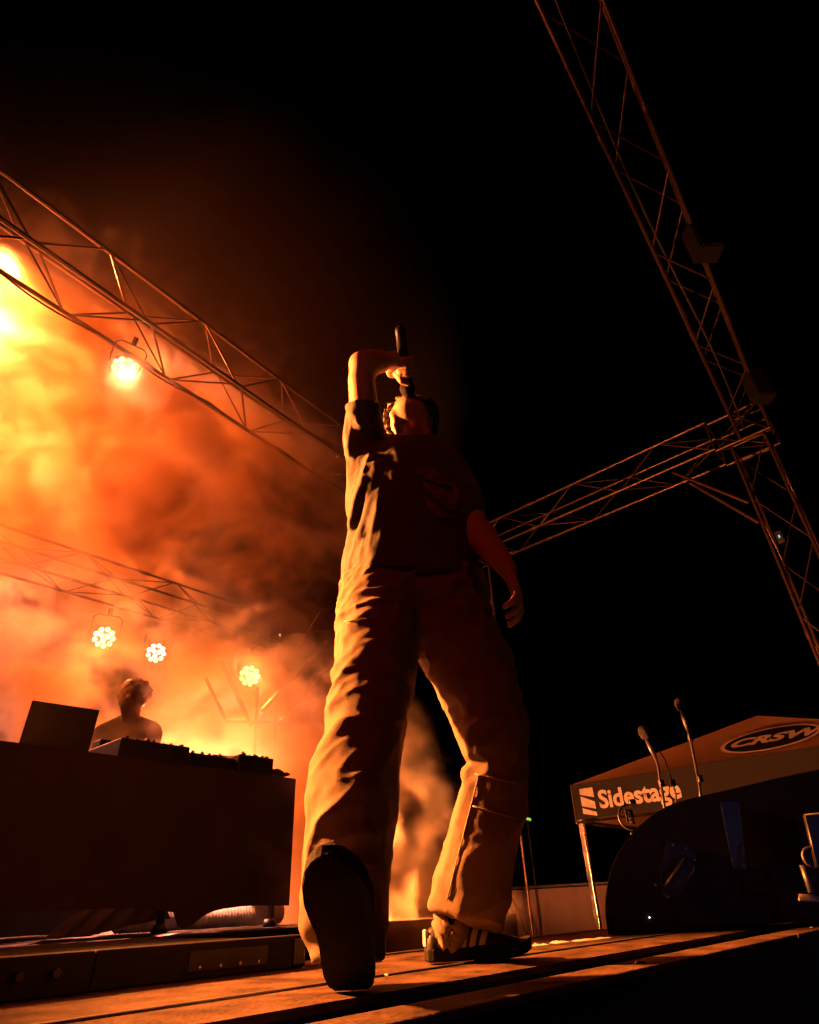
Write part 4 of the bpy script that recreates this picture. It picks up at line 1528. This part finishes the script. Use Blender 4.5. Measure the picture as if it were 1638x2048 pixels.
# ------------------------------------------------------------------ pop-up canopy to the right
TXP, TCY, TTZ = 5.9, 3.19, 1.05
cano = empty('canopy', (TXP + 1.5, TCY - 1.5, -1.0), 0, 'pop-up canopy with printed roof and valance beyond the stage on the right', 'canopy')
apex = np.array([TXP + 1.5, TCY - 1.5, TTZ + .62])
cs = [np.array([TXP, TCY, TTZ]), np.array([TXP, TCY - 3, TTZ]), np.array([TXP + 3, TCY - 3, TTZ]), np.array([TXP + 3, TCY, TTZ])]


def sheet(a, b, c, d, n, sag, nrm):
    vs, fs = [], []
    for i in range(n + 1):
        for j in range(n + 1):
            u, v = i / n, j / n
            p = (a * (1 - u) + b * u) * (1 - v) + (d * (1 - u) + c * u) * v
            s_ = sag * 4 * u * (1 - u) * v * (1 - v) * 1.5 + .006 * math.sin(u * 23 + v * 4) * v * (1 - v)
            vs.append(p - nrm * s_)
    for i in range(n):
        for j in range(n):
            k = i * (n + 1) + j
            fs.append((k, k + n + 1, k + n + 2, k + 1))
    return MB().add(vs, fs, True)


for k in range(4):
    a, b = cs[k], cs[(k + 1) % 4]
    nn_ = unit(np.cross(b - a, apex - a))
    if nn_[2] < 0:
        nn_ = -nn_
    tp = apex * .985 + (a + b) / 2 * .015
    sheet(a, b, tp + (b - a) * .004, tp - (b - a) * .004, 22, .10, nn_).build('roof_panel', M['canopy'], cano)
    out = unit(np.array([nn_[0], nn_[1], 0]))
    sheet(a + out * .006, b + out * .006, b + out * .012 - ZV * .31, a + out * .012 - ZV * .31, 14, .01, out).build('valance', M['canopy'] if k != 0 else M['canopy_black'], cano)
    MB().tube([a - ZV * .33, b - ZV * .33], .012, 8).build('eave_bar', M['alu'], cano)
    pl = MB().box((-.022, -.022, -1.0), (.022, .022, TTZ - .02), None, (a[0] + (.03 if k < 2 else -.03), a[1] + (-.03 if k in (0, 3) else .03), 0), bev=.004).build('leg', M['alu'], cano)
    MB().box((-.05, -.05, -1.0), (.05, .05, -.985), None, (a[0] + (.03 if k < 2 else -.03), a[1] + (-.03 if k in (0, 3) else .03), 0), bev=.003).build('foot_plate', M['alu_dull'], pl)


def lettering(txt, size, m, name, parent, org, ux, uy, shear=0.0, off=0.0, sx=1.0, space=1.0):
    cu = bpy.data.curves.new(name, 'FONT')
    cu.body = txt
    cu.size = size
    cu.shear = shear
    cu.offset = off
    cu.space_character = space
    cu.resolution_u = 4
    t = bpy.data.objects.new(name, cu)
    COL.objects.link(t)
    bpy.context.view_layer.update()
    me = bpy.data.meshes.new_from_object(t)
    bpy.data.objects.remove(t)
    ux, uy = unit(np.array(ux, float)), unit(np.array(uy, float))
    n = np.cross(ux, uy)
    po = np.array(parent.location[:])
    for v in me.vertices:
        p = np.array(org) + ux * v.co.x * sx + uy * v.co.y - po
        v.co = tuple(p)
    me.materials.clear()
    me.materials.append(m)
    o = bpy.data.objects.new(name, me)
    COL.objects.link(o)
    o.parent = parent
    return o


# writing on the valance that faces the stage (it runs along -Y as seen from the stage)
ux, uy = np.array([0, -1.0, 0]), np.array([0, 0, 1.0])
vx = TXP - .03
lettering('Sidestage', .21, M['white_print'], 'valance_lettering', cano, (vx, TCY - .28, TTZ - .235), ux, uy, off=.006)
for (z0, z1, dz) in ((TTZ - .05, TTZ - .10, -.06), (TTZ - .115, TTZ - .20, -.06), (TTZ - .215, TTZ - .265, -.05)):
    MB().add([(vx, TCY - .10, z0), (vx, TCY - .24, z0 + (dz if z0 < TTZ - .06 else 0)), (vx, TCY - .24, z1 + dz * .6), (vx, TCY - .10, z1)], [(0, 1, 2, 3)]).build('logo_bar', M['white_print'], cano)
# oval emblem with letters on the near roof slope
a, b = cs[0], cs[1]
mid = (a + b) / 2
rn = unit(np.cross(b - a, apex - a))
if rn[2] < 0:
    rn = -rn
ru = unit(b - a)
rv = unit(apex - mid)
oc = atx(1540, 1478, TXP)
# find the point of the roof plane on that line of sight
dr = ray(1540, 1478)
t_ = (mid - ZV * CAMH).dot(rn) / dr.dot(rn)
oc = ZV * CAMH + dr * t_ + rn * .006
OA, OB = .42, .40
ov, of_ = [], []
NO = 64
for k in range(NO):
    t = 2 * math.pi * k / NO
    for s_ in (1.0, .915):
        ov.append(oc + ru * OA * s_ * math.cos(t) + rv * OB * s_ * math.sin(t) * (1 if s_ == 1 else .985))
for k in range(NO):
    k2 = (k + 1) % NO
    of_.append((2 * k, 2 * k2, 2 * k2 + 1, 2 * k + 1))
MB().add([p + rn * .002 for p in ov], of_).build('emblem_ring', M['emblem_print'], cano)
MB().add([ov[2 * k + 1] for k in range(NO)], [tuple(range(NO))]).build('emblem_field', M['canopy_black'], cano)
lettering('CRSW', .36, M['emblem_print'], 'emblem_lettering', cano, oc - ru * .345 - rv * .125 + rn * .004, ru, rv, shear=.25, off=.016, sx=.72)

# ------------------------------------------------------------------ small far things
gs = aty(1058, 1638, 4.9)
ex = empty('exit_light', gs, 0, 'tiny green light glowing right of the performer', 'light')
MB().box((-.045, 0, -.015), (.045, .012, .015), [(.99, -.1, -.1), (.1, .99, 0), (.1, 0, .99)], gs, bev=.003).build('glow_panel', M['green'], ex)
MB().box((-.06, .013, -.03), (.06, .04, .03), None, gs, bev=.004).build('housing', M['black_plastic'], ex)
MB().tube([gs + np.array([0, .03, -.03]), np.array([gs[0], gs[1] + .03, -1.0])], .012, 8).build('post', M['black_metal'], ex)
cy = atx(1561, 1076, 6.17)
bx_ = empty('cable_junction', cy, 0, 'small box with a cyan indicator on the right tower', 'box')
MB().box((-.04, -.03, -.06), (.0, .03, .06), None, cy, bev=.004).build('case', M['black_plastic'], bx_)
MB().box((-.046, -.006, -.014), (-.041, .006, .014), None, cy, bev=.001).build('indicator', M['cyan'], bx_)
# a dark barrier panel beyond the tower
cb_ = empty('crowd_barrier', (7.0, 4.2, -1.0), 0, 'low dark barrier panel behind the tower legs, right of the performer', 'barrier')
MB().box((6.99, 3.5, -.85), (7.01, 5.0, .22), bev=.004).build('panel', M['cloth'], cb_)
MB().tube([(6.97, 3.5, -.98), (6.97, 3.5, .24), (6.97, 5.0, .24), (6.97, 5.0, -.98)], .018, 8).build('frame', M['black_metal'], cb_)
# lamp off to the right that throws the faint blue light
par(np.array([2.2, -3.2, -.3]), np.array([2.98, .85, .12]), 26, 'blue lamp out of view to the right', col=(.03, .22, 1.0), ang=20)
